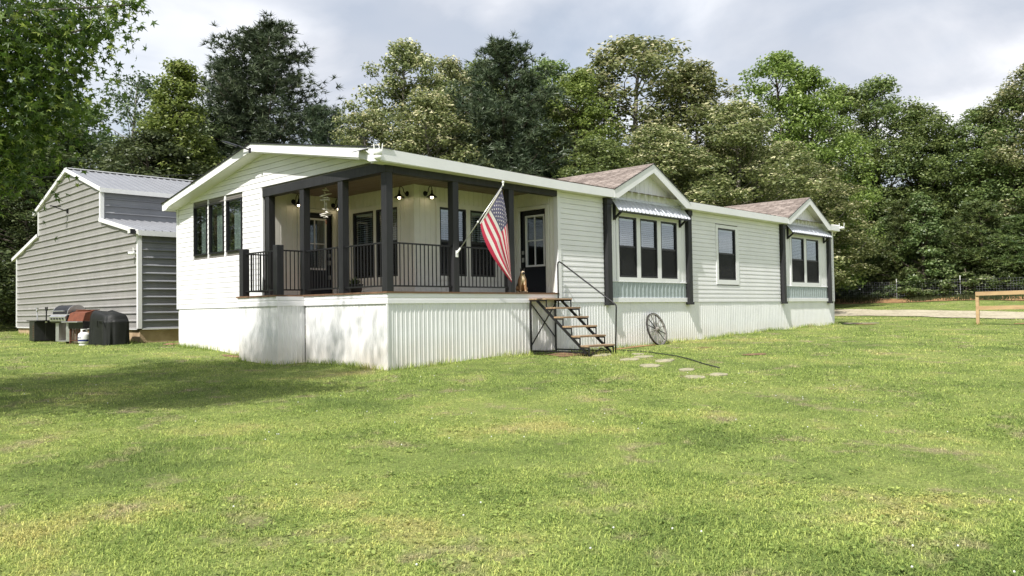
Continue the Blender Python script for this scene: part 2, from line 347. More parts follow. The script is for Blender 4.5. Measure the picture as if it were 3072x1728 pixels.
# ------------------------------------------------------------------ mesh helpers
class MB:
    """Collects shapes; build() links them as one mesh object."""
    def __init__(s): s.v = []; s.f = []; s.mi = []; s.cur = 0
    def add(s, vs, fs):
        b = len(s.v); s.v += [tuple(p) for p in vs]; s.f += [tuple(b+i for i in f) for f in fs]; s.mi += [s.cur]*len(fs); return s
    def box(s, x0, x1, y0, y1, z0, z1):
        return s.add([(x0,y0,z0),(x1,y0,z0),(x1,y1,z0),(x0,y1,z0),(x0,y0,z1),(x1,y0,z1),(x1,y1,z1),(x0,y1,z1)],
                     [(0,3,2,1),(4,5,6,7),(0,1,5,4),(1,2,6,5),(2,3,7,6),(3,0,4,7)])
    def prism(s, poly, axis, a, b):
        """poly: list of 2D points in the two other axes, extruded along axis from a to b."""
        n = len(poly)
        def P(p, t):
            return (t, p[0], p[1]) if axis == 0 else (p[0], t, p[1]) if axis == 1 else (p[0], p[1], t)
        vs = [P(p, a) for p in poly] + [P(p, b) for p in poly]
        fs = [tuple(range(n-1, -1, -1)), tuple(range(n, 2*n))] + [(i, (i+1) % n, n+(i+1) % n, n+i) for i in range(n)]
        return s.add(vs, fs)
    def tube(s, pts, r, seg=8, cap=True):
        pts = [Vector(p) for p in pts]; n = len(pts); rs = r if isinstance(r, (list, tuple)) else [r]*n
        rings = []; nrm = None
        for i, p in enumerate(pts):
            t = (pts[min(i+1, n-1)]-pts[max(i-1, 0)])
            t = t.normalized() if t.length > 1e-9 else Vector((0, 0, 1))
            if nrm is None:
                nrm = t.orthogonal().normalized()
            else:
                nrm = (nrm - t*nrm.dot(t)); nrm = nrm.normalized() if nrm.length > 1e-6 else t.orthogonal().normalized()
            bn = t.cross(nrm)
            rings.append([p + (nrm*math.cos(2*math.pi*k/seg) + bn*math.sin(2*math.pi*k/seg))*rs[i] for k in range(seg)])
        vs = [q for ring in rings for q in ring]; fs = []
        for i in range(n-1):
            for k in range(seg):
                a, b = i*seg+k, i*seg+(k+1) % seg
                fs.append((a, b, b+seg, a+seg))
        if cap: fs += [tuple(range(seg-1, -1, -1)), tuple((n-1)*seg+k for k in range(seg))]
        return s.add(vs, fs)
    def bar(s, p, q, w, h=None, up=(0, 0, 1)):
        """Square bar from p to q."""
        p, q = Vector(p), Vector(q); h = h or w; t = (q-p).normalized(); u = Vector(up)
        if abs(t.dot(u)) > 0.97: u = Vector((1, 0, 0))
        sd = t.cross(u).normalized(); u2 = sd.cross(t).normalized()
        c = [sd*(w/2)*a + u2*(h/2)*b for a, b in ((-1,-1),(1,-1),(1,1),(-1,1))]
        return s.add([p+k for k in c]+[q+k for k in c], [(3,2,1,0),(4,5,6,7),(0,1,5,4),(1,2,6,5),(2,3,7,6),(3,0,4,7)])
    def lathe(s, prof, center=(0,0,0), seg=16, axis=2):
        vs = []; n = len(prof)
        for (r, h) in prof:
            for k in range(seg):
                a = 2*math.pi*k/seg; c, d = r*math.cos(a), r*math.sin(a)
                v = (c, d, h) if axis == 2 else (h, c, d) if axis == 0 else (c, h, d)
                vs.append((v[0]+center[0], v[1]+center[1], v[2]+center[2]))
        fs = []
        for i in range(n-1):
            for k in range(seg):
                a, b = i*seg+k, i*seg+(k+1) % seg
                fs.append((a, b, b+seg, a+seg))
        shut = prof[0] == prof[-1]
        if prof[0][0] > 1e-5 and not shut: fs.append(tuple(range(seg-1, -1, -1)))
        if prof[-1][0] > 1e-5 and not shut: fs.append(tuple((n-1)*seg+k for k in range(seg)))
        return s.add(vs, fs)
    def build(s, name, m, parent=None, smooth=False, bevel=0.0, var=False):
        me = bpy.data.meshes.new(name); me.from_pydata(s.v, [], s.f)
        ms = m if isinstance(m, (list, tuple)) else [m]
        for k in ms: me.materials.append(M[k])
        if len(ms) > 1: me.polygons.foreach_set('material_index', s.mi)
        if smooth: me.polygons.foreach_set('use_smooth', [True]*len(me.polygons))
        me.update()
        o = bpy.data.objects.new(name, me); COL.objects.link(o)
        bm = bmesh.new(); bm.from_mesh(me); bmesh.ops.recalc_face_normals(bm, faces=bm.faces)
        if bevel: bmesh.ops.bevel(bm, geom=list(bm.edges), offset=bevel, segments=1, affect='EDGES', profile=0.5, clamp_overlap=True)
        bm.to_mesh(me); bm.free()
        if parent: o.parent = parent
        return o

def box(name, m, parent, x0, x1, y0, y1, z0, z1, bevel=0.0):
    return MB().box(x0, x1, y0, y1, z0, z1).build(name, m, parent, bevel=bevel)
def tag(o, label=None, cat=None, group=None, kind=None):
    if label: o['label'] = label
    if cat: o['category'] = cat
    if group: o['group'] = group
    if kind: o['kind'] = kind
    return o
def empty(name, loc=(0,0,0), rz=0.0, parent=None):
    o = bpy.data.objects.new(name, None); o.empty_display_size = 0.2; COL.objects.link(o)
    o.location = loc; o.rotation_euler = (0, 0, rz)
    if parent: o.parent = parent
    return o
def thing(name, label, cat, loc=(0,0,0), rz=0.0, group=None):
    return tag(empty(name, loc, rz), label, cat, group)
def share(name, me, parent, loc=(0,0,0), rot=(0,0,0), scale=(1,1,1)):
    o = bpy.data.objects.new(name, me); COL.objects.link(o); o.location = loc; o.rotation_euler = rot; o.scale = scale
    if parent: o.parent = parent
    return o
def np_mesh(name, V, nper, m, var=None, var_name='var'):
    """Mesh of separate faces: V (nfaces, nper, 3); var: one number per face."""
    V = np.asarray(V, dtype=np.float32); nf = V.shape[0]
    me = bpy.data.meshes.new(name)
    me.vertices.add(nf*nper); me.vertices.foreach_set('co', V.reshape(-1))
    me.loops.add(nf*nper); me.loops.foreach_set('vertex_index', np.arange(nf*nper, dtype=np.int32))
    me.polygons.add(nf); me.polygons.foreach_set('loop_start', np.arange(0, nf*nper, nper, dtype=np.int32))
    try: me.polygons.foreach_set('loop_total', np.full(nf, nper, dtype=np.int32))
    except Exception: pass
    if var is not None:
        a = me.attributes.new(var_name, 'FLOAT', 'POINT'); a.data.foreach_set('value', np.repeat(np.asarray(var, dtype=np.float32), nper))
    me.materials.append(M[m]); me.update(calc_edges=True)
    return me

# ------------------------------------------------------------------ ground
GP = np.array([(0,9.12,-.985),(0,6.96,-1.055),(0,5.8,-1.14),(0,2.93,-1.222),(0,0,-1.294),(2.08,0,-1.215),(4.07,0,-1.185),(7.33,0,-1.185),(9.64,0,-1.149),
 (12.56,0,-1.081),(14.58,0,-1.021),(21.6,0,-.894),(-.16,11.33,-.93),(.17,23.8,-.81),(-9.67,-12.47,-1.80),(4.3,-1.6,-1.17),(25.1,-4.1,-.97),(32.3,4.3,-.68),(31.7,-.8,-.79),
 (29.8,-4.7,-.87),(38.3,6.7,-.42),(39.3,1.3,-.51),(38,-3.1,-.68),(44.5,5,-.13),(47.36,5.86,0.0),(46.5,-1,-.05),(47,11,.02),(49.2,6.4,.33),(49.1,2.6,.3),(49.6,-.8,.32),(48.6,11.5,.35),(55,4,.5),(4.7,42.2,-.29),
 (-1.0,16,-.90),(-1.0,13.5,-.96),(10,12,-.9),(21,12,-.8),(-12,2,-1.5),(-14,15,-1.2),(-20,35,-.8),(-40,-40,-2.4),(40,-40,-1.4),(-45,20,-1.4),(85,-25,.4),(85,30,.9),(40,60,.6),(-10,70,0),(-60,-10,-1.9),(0,-50,-2.3),(10,-20,-1.55),(25,-20,-1.25),(0,-8,-1.58)], dtype=float)
def _tps(d2): return 0.5*d2*np.log(d2+1e-9)
_n = len(GP)
_K = _tps(((GP[:, None, :2]-GP[None, :, :2])**2).sum(-1)) + np.eye(_n)*0.5
_P = np.hstack([np.ones((_n, 1)), GP[:, :2]])
_A = np.block([[_K, _P], [_P.T, np.zeros((3, 3))]])
_w = np.linalg.solve(_A, np.concatenate([GP[:, 2], np.zeros(3)]))
def gh(x, y):
    x = np.asarray(x, dtype=float); y = np.asarray(y, dtype=float); sh = x.shape; xf, yf = x.reshape(-1), y.reshape(-1)
    out = np.empty_like(xf)
    for i in range(0, len(xf), 20000):
        a, b = xf[i:i+20000], yf[i:i+20000]
        d2 = (a[:, None]-GP[None, :, 0])**2 + (b[:, None]-GP[None, :, 1])**2
        z = _tps(d2)@_w[:_n] + _w[_n] + _w[_n+1]*a + _w[_n+2]*b
        rr = np.hypot(a-15, b-5); t = np.clip((rr-60)/60, 0, 1); t = t*t*(3-2*t)
        z = np.clip(z, -3, 2)*(1-t) + (0.006*(a*0.6+b*0.4))*t*0.5
        z = z + 0.018*np.sin(a*1.7+b*0.9)*np.sin(b*1.3-a*0.6)*np.clip(np.hypot(a+9.67, b+12.47)/6, 0, 1)*(1-t)
        out[i:i+20000] = z
    return out.reshape(sh)
def g1(x, y): return float(gh(np.array([x]), np.array([y]))[0])

def make_ground():
    def axis(lo, hi, f0, f1, step):
        fine = np.arange(f0, f1+1e-6, step); o = []; p = f1; s = step
        while p < hi: s *= 1.25; p += s; o.append(p)
        q = []; p = f0; s = step
        while p > lo: s *= 1.25; p -= s; q.append(p)
        return np.array(q[::-1] + list(fine) + o)
    xs = axis(-900, 900, -22, 60, 0.55); ys = axis(-900, 900, -18, 45, 0.55)
    X, Y = np.meshgrid(xs, ys, indexing='ij'); Z = gh(X, Y)
    nx, ny = X.shape; V = np.stack([X, Y, Z], -1).reshape(-1, 3)
    idx = np.arange(nx*ny).reshape(nx, ny)
    F = np.stack([idx[:-1, :-1], idx[1:, :-1], idx[1:, 1:], idx[:-1, 1:]], -1).reshape(-1, 4)
    me = bpy.data.meshes.new('ground'); me.from_pydata(V.tolist(), [], F.tolist()); me.materials.append(M['lawn_ground'])
    me.polygons.foreach_set('use_smooth', [True]*len(me.polygons)); me.update()
    o = bpy.data.objects.new('ground', me); COL.objects.link(o); o['kind'] = 'structure'
make_ground()

def draped(name, outline_fn, us, vs, m, lift=0.01):
    """A sheet laid on the ground: outline_fn(u, v) -> (x, y)."""
    pts = np.array([[outline_fn(u, v) for v in vs] for u in us]); Z = gh(pts[..., 0], pts[..., 1]) + lift
    nu, nv = len(us), len(vs); V = np.concatenate([pts, Z[..., None]], -1).reshape(-1, 3); idx = np.arange(nu*nv).reshape(nu, nv)
    F = np.stack([idx[:-1, :-1], idx[1:, :-1], idx[1:, 1:], idx[:-1, 1:]], -1).reshape(-1, 4)
    me = bpy.data.meshes.new(name); me.from_pydata(V.tolist(), [], F.tolist()); me.materials.append(M[m]); me.update()
    o = bpy.data.objects.new(name, me); COL.objects.link(o); return o
rng = random.Random(7)
def wob(t, s=1.0, k=0.0): return s*(0.5*math.sin(t*1.3+k)+0.3*math.sin(t*2.9+k*2)+0.2*math.sin(t*6.1+k*3))
# gravel drive passing beyond the house
def _drive(u, v):
    # centre line runs roughly along Y at x = 35, bending
    y = u; near = 32.2 - 0.02*(y-4)**2*0.15 - max(0.0, -y)*0.45; far = 38.8 + wob(y*0.5, 0.25, 2)
    if y < -3: far = 38.0 + (y+3)*0.3
    return (near + wob(y*0.9, 0.35) + (far-near)*v, y)
tag(draped('gravel_drive', _drive, np.linspace(-40, 7.5, 90), np.linspace(0, 1, 14), 'gravel', 0.03), kind='structure')
tag(draped('clay_bank', lambda u, v: (46.5 + wob(u*0.8, 0.25, 1) + v*(2.0+wob(u*1.1, .3, 4)), u), np.linspace(-12, 13, 70), np.linspace(0, 1, 8), 'clay', 0.04), kind='structure')

# ------------------------------------------------------------------ house
W, L = 9.14, 21.61                  # gable width (Y) and length (X)
RIDGE_Y = 4.57
house = thing('house', 'white single storey house with black trimmed corner porch and corrugated skirting', 'house', (0, 0, 0))
GABLE_WIN = [(7.44, 8.17), (6.55, 7.31), (5.63, 6.40)]
FRONT_WIN = [(7.57, 8.385), (8.556, 9.377), (9.56, 10.39), (12.75, 13.85), (17.91, 18.945), (19.14, 20.22)]

def grid_wall(mb, axis, a, b, u0, u1, z0, z1, holes):
    """Solid wall slab with rectangular openings. axis 0: slab between x=a..b, u is y; axis 1: between y=a..b, u is x."""
    us = sorted({u0, u1, *[h[0] for h in holes], *[h[1] for h in holes]}); us = [u for u in us if u0 <= u <= u1]
    zs = sorted({z0, z1, *[h[2] for h in holes], *[h[3] for h in holes]}); zs = [z for z in zs if z0 <= z <= z1]
    for i in range(len(us)-1):
        k = 0
        while k < len(zs)-1:
            def solid(j): 
                mu, mz = (us[i]+us[i+1])/2, (zs[j]+zs[j+1])/2
                return not any(h[0] < mu < h[1] and h[2] < mz < h[3] for h in holes)
            if not solid(k): k += 1; continue
            j = k
            while j+1 < len(zs)-1 and solid(j+1): j += 1
            if axis == 0: mb.box(a, b, us[i], us[i+1], zs[k], zs[j+1])
            else: mb.box(us[i], us[i+1], a, b, zs[k], zs[j+1])
            k = j+1
    return mb

# structural wall behind the cladding
core = MB()
grid_wall(core, 0, 0.03, 0.13, 4.66, W-0.03, -0.02, 2.72, [(a, b, 1.38, 2.66) for a, b in GABLE_WIN])
core.prism([(0.02, 2.74), (W-0.03, 2.70), (RIDGE_Y, 3.62)], 0, 0.03, 0.13)
grid_wall(core, 1, 0.03, 0.13, 5.15, L-0.03, -0.02, 2.78, [(a, b, 0.67, 2.28) for a, b in FRONT_WIN])
core.box(0.03, L-0.03, W-0.13, W-0.03, -0.02, 2.72)
core.box(L-0.13, L-0.03, 0.13, W-0.13, -0.02, 2.72); core.prism([(0.1, 2.72), (W-0.1, 2.72), (RIDGE_Y, 3.6)], 0, L-0.13, L-0.03)
# porch recess walls A (faces front), B (faces gable side), C (faces front), D (faces gable side)
XB, YA, YC, XD = 2.03, 4.62, 1.60, 5.12
grid_wall(core, 1, YA+0.03, YA+0.13, 0.13, XB+0.13, 0.1, 2.80, [(0.99, 1.90, 0.1, 2.30)])
grid_wall(core, 0, XB+0.03, XB+0.13, YC+0.13, YA+0.03, 0.1, 2.80, [(3.10, 3.93, .665, 2.255), (2.19, 3.0, .665, 2.255)])
grid_wall(core, 1, YC+0.03, YC+0.13, XB+0.03, XD+0.13, 0.1, 2.80, [(2.78, 3.62, .665, 2.255), (3.756, 4.6, .665, 2.255)])
grid_wall(core, 0, XD+0.03, XD+0.13, 0.13, YC+0.03, 0.1, 2.80, [(0.36, 1.235, 0.1, 2.30)])
core.box(0.13, L-0.13, 0.13, W-0.13, -0.10, -0.04)          # floor
core.box(0.13, L-0.13, YA+.13, W-0.13, 2.56, 2.62)
core_o = core.build('wall_frame', 'interior', house)

# ---- lapped siding, one object per course
SP = 0.127
PROF = [(0.028, 0.0), (-0.002, 0.0), (0.000, 0.060), (0.0035, 0.064), (0.003, 0.112), (0.020, 0.1265), (0.028, 0.1265)]
def intervals(u0, u1, cuts):
    out = [(u0, u1)]
    for c0, c1 in cuts:
        nxt = []
        for a, b in out:
            if c1 <= a or c0 >= b: nxt.append((a, b)); continue
            if c0 > a+0.01: nxt.append((a, c0))
            if c1 < b-0.01: nxt.append((c1, b))
        out = nxt
    return out
def seams(iv, k):
    out = []
    for a, b in iv:
        if b-a < 3.9: out.append((a, b)); continue
        j = a+1.1+(k//2*1.37) % 2.4
        out += [(a, j-.002), (j+.002, b)]
    return out
gable = empty('gable_wall', parent=house)
def rake_low(y):      # underside of the sloping roof edge
    return 3.575 - (0.193 if y > RIDGE_Y else 0.186)*abs(y-RIDGE_Y)
k = 0
while True:
    z0 = 0.005 + k*SP; z1 = z0+SP; k += 1
    if z0 > 3.5: break
    lo, hi = (4.70, W-0.06) if z0 < 2.74-SP*0.4 else (0.10, W-0.06)
    if z0 > 2.66:
        t = (3.575+0.05-z0); hi = min(hi, RIDGE_Y + t/0.193); lo = max(lo, RIDGE_Y - t/0.186)
    cuts = [(a-0.035, b+0.035) for a, b in GABLE_WIN] if z1 > 1.36 and z0 < 2.68 else []
    if z0 < 2.74 and lo < 1: zz = 2.745
    for a, b in seams(intervals(lo, hi, cuts), k):
        if b-a < 0.03: continue
        MB().prism([(x, z0+h) for x, h in PROF], 1, a, b).build('siding_board', 'siding', gable)
frontw = empty('front_wall', parent=house)
for s0, s1 in ((5.225, 6.93), (11.08, 17.0), (21.25, L-0.07)):
    k = 0
    while True:
        z0 = 0.005 + k*SP; z1 = z0+SP; k += 1
        if z0 > 2.68: break
        cuts = [(12.63, 14.05)] if z1 > 0.54 and z0 < 2.38 else []
        for a, b in seams(intervals(s0, s1, cuts), k):
            MB().prism([(y, z0+h) for y, h in PROF], 0, a, b).build('siding_board', 'siding', frontw)
for (a, b, c, d) in ((-0.022, 0.03, 9.08, W+0.022), (-0.02, 0.03, 4.61, 4.705)):
    box('corner_trim', 'trim_white', gable, a, b, c, d, 0.0, 2.70)
for (a, b) in ((5.11, 5.225), (L-0.07, L+0.022)):
    box('corner_trim', 'trim_white', frontw, a, b, -0.02, 0.10, 0.0, 2.70)
box('corner_trim', 'trim_white', gable, -0.019, 0.10, -0.018, 0.10, 2.742, 2.80)

# ---- bay fronts: vertical boards, corrugated panel under the windows, dark columns
def battens(parent, u0, u1, z0, z1, plane, axis, step=0.20, name='wall_board', holes=(), face=-1, m='batten', top=None):
    """Vertical grooved boards on a wall. axis 1: on plane y, u along x; axis 0: on plane x, u along y."""
    n = max(1, round((u1-u0)/step)); w = (u1-u0)/n
    for i in range(n):
        a, b = u0+i*w, u0+(i+1)*w
        segs = [(z0, z1 if top is None else top((a+b)/2))]
        for h in holes:
            if h[0] < b-0.002 and h[1] > a+0.002:
                ov = (max(a, h[0]), min(b, h[1])); nxt = []
                if ov[1]-ov[0] < (b-a)*0.98:       # partly covered: leave whole width only outside the opening
                    if ov[0] > a+0.01: nxt += [(a, ov[0], s) for s in segs]
                    if ov[1] < b-0.01: nxt += [(ov[1], b, s) for s in segs]
                    for (c, d, s) in nxt:
                        mbx = MB(); _board(mbx, c, d, s[0], s[1], plane, axis); mbx.build(name, m, parent)
                    a, b = ov
                new = []
                for s in segs:
                    if h[2] > s[0]: new.append((s[0], min(s[1], h[2])))
                    if h[3] < s[1]: new.append((max(s[0], h[3]), s[1]))
                segs = new
        for s in segs:
            if s[1]-s[0] > 0.02:
                mbx = MB(); _board(mbx, a, b, s[0], s[1], plane, axis); mbx.build(name, m, parent)
def _board(mb, a, b, z0, z1, plane, axis):
    g = 0.008
    poly = [(a, plane+0.028), (a, plane+0.010), (a+g, plane+0.010), (a+g*1.6, plane), (b-g*1.6, plane), (b-g, plane+0.010), (b, plane+0.010), (b, plane+0.028)]
    if b-a < 0.04: poly = [(a, plane+0.028), (a, plane+.004), (b, plane+.004), (b, plane+0.028)]
    if axis == 0: poly = [(p[1], p[0]) for p in poly]
    mb.prism(poly, 2, z0, z1)

def ribbed_panel(parent, u0, u1, z0a, z0b, z1, plane, axis, m, name, pitch=0.152, depth=0.016, flip=1, kinds=None):
    """Corrugated sheet: trapezoid ribs standing out of the plane. Bottom edge runs from z0a to z0b."""
    pts = []; n = max(1, round((u1-u0)/pitch)); p = (u1-u0)/n
    for i in range(n):
        a = u0+i*p
        pts += [(a, 0), (a+p*0.16, 1), (a+p*0.30, 1), (a+p*0.44, 0), (a+p*0.62, 0), (a+p*0.67, .3), (a+p*0.76, .3), (a+p*0.81, 0)]
    pts.append((u1, 0))
    mb = MB(); vs = []; fs = []
    for (u, h) in pts:
        t = (u-u0)/(u1-u0); zb = z0a+(z0b-z0a)*t; d = plane-flip*depth*h
        for z in (zb, z1):
            vs.append((u, d, z) if axis == 1 else (d, u, z))
    for i in range(len(pts)-1):
        fs.append((2*i, 2*i+2, 2*i+3, 2*i+1))
    return mb.add(vs, fs).build(name, m, parent)

def column(x, parent):
    c = empty('trim_column', parent=parent)
    box('shaft', 'charcoal_wood', c, x-0.095, x+0.095, -0.115, -0.003, -0.02, 2.665, 0.006)
    box('cap', 'charcoal_wood', c, x-0.115, x+0.115, -0.135, -0.004, 2.52, 2.668, 0.006)
    box('foot', 'charcoal_wood', c, x-0.118, x+0.118, -0.14, -0.002, -0.075, 0.0, 0.006)
COLX = (7.055, 10.965, 17.15, 21.09)
for x in COLX: column(x, house)

def blind_mesh(mb, axis, plane, u0, u1, z0, z1, step=0.052):
    z = z0+0.02
    while z < z1-0.06:
        if axis == 1: mb.add([(u0, plane-0.018, z-0.014), (u1, plane-0.018, z-0.014), (u1, plane+0.018, z+0.014), (u0, plane+0.018, z+0.014)], [(0, 1, 2, 3)])
        else: mb.add([(plane-0.018, u0, z-0.014), (plane-0.018, u1, z-0.014), (plane+0.018, u1, z+0.014), (plane+0.018, u0, z+0.014)], [(0, 1, 2, 3)])
        z += step
    for t in (0.22, 0.78):
        u = u0+(u1-u0)*t
        if axis == 1: mb.box(u-.006, u+.006, plane-.024, plane-.020, z0, z1)
        else: mb.box(plane-.024, plane-.020, u-.006, u+.006, z0, z1)
    if axis == 1: mb.box(u0, u1, plane-.03, plane+.03, z1-.06, z1)
    else: mb.box(plane-.03, plane+.03, u0, u1, z1-.06, z1)

def window(parent, axis, plane, u0, u1, z0, z1, sash=True, blind=True, frame=0.042, recess=0.03):
    w = empty('window', parent=parent)
    def B(mb, a, b, c, d, p0, p1):
        return mb.box(a, b, p0, p1, c, d) if axis == 1 else mb.box(p0, p1, a, b, c, d)
    f = MB(); zm = z0+(z1-z0)*0.508; p0, p1 = plane-0.012, plane+0.06
    B(f, u0, u0+frame, z0, z1, p0, p1); B(f, u1-frame, u1, z0, z1, p0, p1); B(f, u0+frame, u1-frame, z1-frame, z1, p0, p1); B(f, u0+frame, u1-frame, z0, z0+frame*1.2, p0, p1)
    f.build('frame', 'black_frame', w)
    if sash:
        s = MB(); B(s, u0+frame, u1-frame, zm-0.025, zm+0.025, plane+0.005, plane+0.05); s.build('meeting_rail', 'black_frame', w)
        p = MB(); B(p, u0+frame, u1-frame, zm+0.025, z1-frame, plane+0.030, plane+0.036); p.build('pane', 'glass', w)
        p = MB(); B(p, u0+frame, u1-frame, z0+frame*1.2, zm-0.025, plane+0.040, plane+0.046); p.build('pane', 'glass', w)
        p = MB(); B(p, u0+frame, u1-frame, z0+frame*1.2, zm-0.025, plane+0.010, plane+0.013); p.build('insect_screen', 'insect_screen', w)
        mt = MB(); um = (u0+u1)/2; zq = (zm+z1)/2
        B(mt, u0+frame, u1-frame, zq-0.007, zq+0.007, plane+0.037, plane+0.043)
        mt.build('glazing_bar', 'black_frame', w)
    else:
        p = MB(); B(p, u0+frame, u1-frame, z0+frame*1.2, z1-frame, plane+0.030, plane+0.036); p.build('pane', 'glass', w)
    if blind:
        b = MB(); blind_mesh(b, axis, plane+0.085, u0+0.03, u1-0.03, z0+0.03, z1-0.03); tag(b.build('blind', 'blind', w), kind='stuff')
    return w

for a, b in GABLE_WIN:
    window(house, 0, 0.0, a, b, 1.377, 2.665, sash=False, blind=False, frame=0.034)
for (a, b) in FRONT_WIN:
    window(house, 1, -0.006 if a < 12 or a > 17 else 0.004, a, b, 0.66 if a < 12 else 0.685, 2.262 if a < 12 else 2.285)
# white casings round the front windows
def casing(parent, u0, u1, z0, z1, openings, plane, axis=1, m='trim_white', d=0.024):
    mb = MB()
    us = sorted([u0] + [x for o in openings for x in o] + [u1])
    zo0, zo1 = openings_z
    for i in range(0, len(us), 2):
        if axis == 1: mb.box(us[i], us[i+1], plane-d, plane+0.02, zo0, zo1)
        else: mb.box(plane-d, plane+0.02, us[i], us[i+1], zo0, zo1)
    if axis == 1: mb.box(u0, u1, plane-d, plane+.02, z0, zo0); mb.box(u0, u1, plane-d, plane+.02, zo1, z1)
    else: mb.box(plane-d, plane+.02, u0, u1, z0, zo0); mb.box(plane-d, plane+.02, u0, u1, zo1, z1)
    return mb.build('window_casing', m, parent)
openings_z = (0.66, 2.262); casing(house, 7.46, 10.49, 0.555, 2.37, FRONT_WIN[:3], 0.0)
openings_z = (0.685, 2.285); casing(house, 12.63, 14.05, 0.54, 2.385, FRONT_WIN[3:4], 0.006)
casing(house, 17.80, 20.33, 0.56, 2.39, FRONT_WIN[4:6], 0.0)
# dormer bays
DORMERS = ((8.88, 7.15, 10.87), (18.96, 17.245, 20.995))
for (cx, a, b) in DORMERS:
    bay = empty('bay_front', parent=house)
    cas = (7.46, 10.49, 0.555, 2.37) if cx < 12 else (17.80, 20.33, 0.56, 2.39)
    battens(bay, a, b, 0.56, 3.75, -0.006, 1, 0.205, holes=[cas], m='trim_white', top=lambda u, cx=cx: 3.555-0.457*abs(u-cx)+0.08)
    n = 4
    for i in range(n):
        u0 = a+(b-a)*i/n; u1 = a+(b-a)*(i+1)/n
        ribbed_panel(bay, u0, u1, 0.122, 0.122, 0.538, 0.004, 1, 'galv_panel', 'corrugated_panel', 0.19, 0.02)
    box('ledge', 'trim_white', bay, a, b, -0.035, 0.02, 0.0, 0.122, 0.004)
    box('ledge', 'trim_white', bay, a, b, -0.028, 0.02, 0.538, 0.562)
    # awning
    aw = empty('awning', parent=house)
    x0, x1 = (7.24, 10.74) if cx < 12 else (17.46, 20.90)
    nn = 4; zt, zb, dy = (2.70, 2.365, -0.285)if cx < 12 else (2.735, 2.42, -0.285)
    for i in range(nn):
        u0 = x0+(x1-x0)*i/nn; u1 = x0+(x1-x0)*(i+1)/nn
        mb = MB(); vs = []; fs = []; m_ = 5; p = (u1-u0)/m_
        prof = []
        for j in range(m_):
            s = u0+j*p; prof += [(s, 0), (s+p*.66, 0), (s+p*.74, .022), (s+p*.90, .022), (s+p*.98, 0)]
        prof.append((u1, 0))
        for (u, h) in prof: vs += [(u, -0.025, zt+h), (u, dy, zb+h)]
        for j in range(len(prof)-1): fs.append((2*j, 2*j+1, 2*j+3, 2*j+2))
        mb.add(vs, fs).build('metal_panel', 'galvanised', aw)
    box('flashing', 'galvanised', aw, x0, x1, -0.04, 0.0, zt-0.01, zt+0.05)
    box('front_bar', 'black_metal', aw, x0+.03, x1-.03, dy+.015, dy+.045, zb-0.045, zb-0.012)
    for bx_ in (x0+0.14, x1-0.20):
        br = MB(); br.bar((bx_, -0.03, zt-0.03), (bx_, -0.03, zb-0.22), 0.06); br.bar((bx_, -0.02, zb-0.20), (bx_, dy+0.04, zb-0.03), 0.05); br.bar((bx_, -0.03, zt-0.04), (bx_, dy+.03, zb-.02), 0.045)
        br.build('bracket', 'black_metal', aw)

# ---- roof
roof = empty('roof', parent=house)
def eave_top(x): return 2.935-(min(max(x, -0.34), 5.0)+0.34)/5.34*0.065 if x < 5 else 2.87+(x-5)*0.0015
EOV, RX0, RX1, RT = -0.275, -0.343, 21.66, 0.19
def main_roof():
    mb = MB(); xs = [RX0+0.02, 5.0, RX1-0.02]
    prof = lambda x: [(0.04, eave_top(x)+0.025), (RIDGE_Y, 3.735), (9.28, 2.815), (9.28, 2.66), (RIDGE_Y, 3.565), (0.04, 2.745)]
    rings = [[(x, y, z) for y, z in prof(x)] for x in xs]; n = 6
    vs = [v for r in rings for v in r]; fs = [tuple(range(n-1, -1, -1)), tuple(2*n+i for i in range(n))]
    for i in range(2):
        for j in range(n): fs.append((i*n+j, i*n+(j+1) % n, (i+1)*n+(j+1) % n, (i+1)*n+j))
    mb.add(vs, fs)
    return mb.build('roof_deck', 'soffit', roof)
main_roof()
for (a, b) in ((RX0+.02, 5.0), (5.0, 7.15), (10.61, 17.24), (20.68, RX1-.02)):
    mb = MB(); vs = []
    for x in (a, b):
        e_ = eave_top(x); vs += [(x, EOV+.02, e_-0.012), (x, 0.045, e_+0.022), (x, 0.045, 2.685), (x, EOV+.02, 2.685)]
    mb.add(vs, [(0, 1, 2, 3), (7, 6, 5, 4), (0, 4, 5, 1), (1, 5, 6, 2), (2, 6, 7, 3), (3, 7, 4, 0)]).build('eave_soffit', 'soffit', roof)
for (a, b) in ((RX0, 5.0), (5.0, 7.19), (10.57, 17.28), (20.64, RX1)):
    mb = MB(); vs = []
    for x in (a, b):
        e_ = eave_top(x); lo_ = 2.705-(x+.34)*0.0075 if x < 5 else 2.665+(x-5)*0.0022
        vs += [(x, EOV, e_), (x, EOV+.02, e_), (x, EOV+.02, lo_), (x, EOV, lo_)]
    mb.add(vs, [(0, 1, 2, 3), (7, 6, 5, 4), (0, 4, 5, 1), (1, 5, 6, 2), (2, 6, 7, 3), (3, 7, 4, 0)]).build('fascia', 'trim_white', roof)
# rake boards at both ends, with boxed returns at the eaves
FE = eave_top(RX0)
for (xa, xb) in ((RX0-0.001, RX0+.02), (RX1-.02, RX1+.001)):
    MB().prism([(EOV-.001, FE), (RIDGE_Y, 3.755), (RIDGE_Y, 3.575), (0.36, 2.835), (0.04, 2.715), (EOV-.001, 2.70)], 0, xa, xb).build('rake_board', 'trim_white', roof)
    MB().prism([(RIDGE_Y+.001, 3.755), (9.31, 2.835), (9.31, 2.655), (9.10, 2.655), (8.92, 2.74), (RIDGE_Y+.001, 3.575)], 0, xa, xb).build('rake_board', 'trim_white', roof)
MB().box(RX0+.021, 0.05, EOV+.021, 0.02, 2.70, 2.74).build('eave_return', 'soffit', roof)
MB().box(RX0+.021, 0.05, 9.10, 9.30, 2.66, 2.70).build('eave_return', 'soffit', roof)

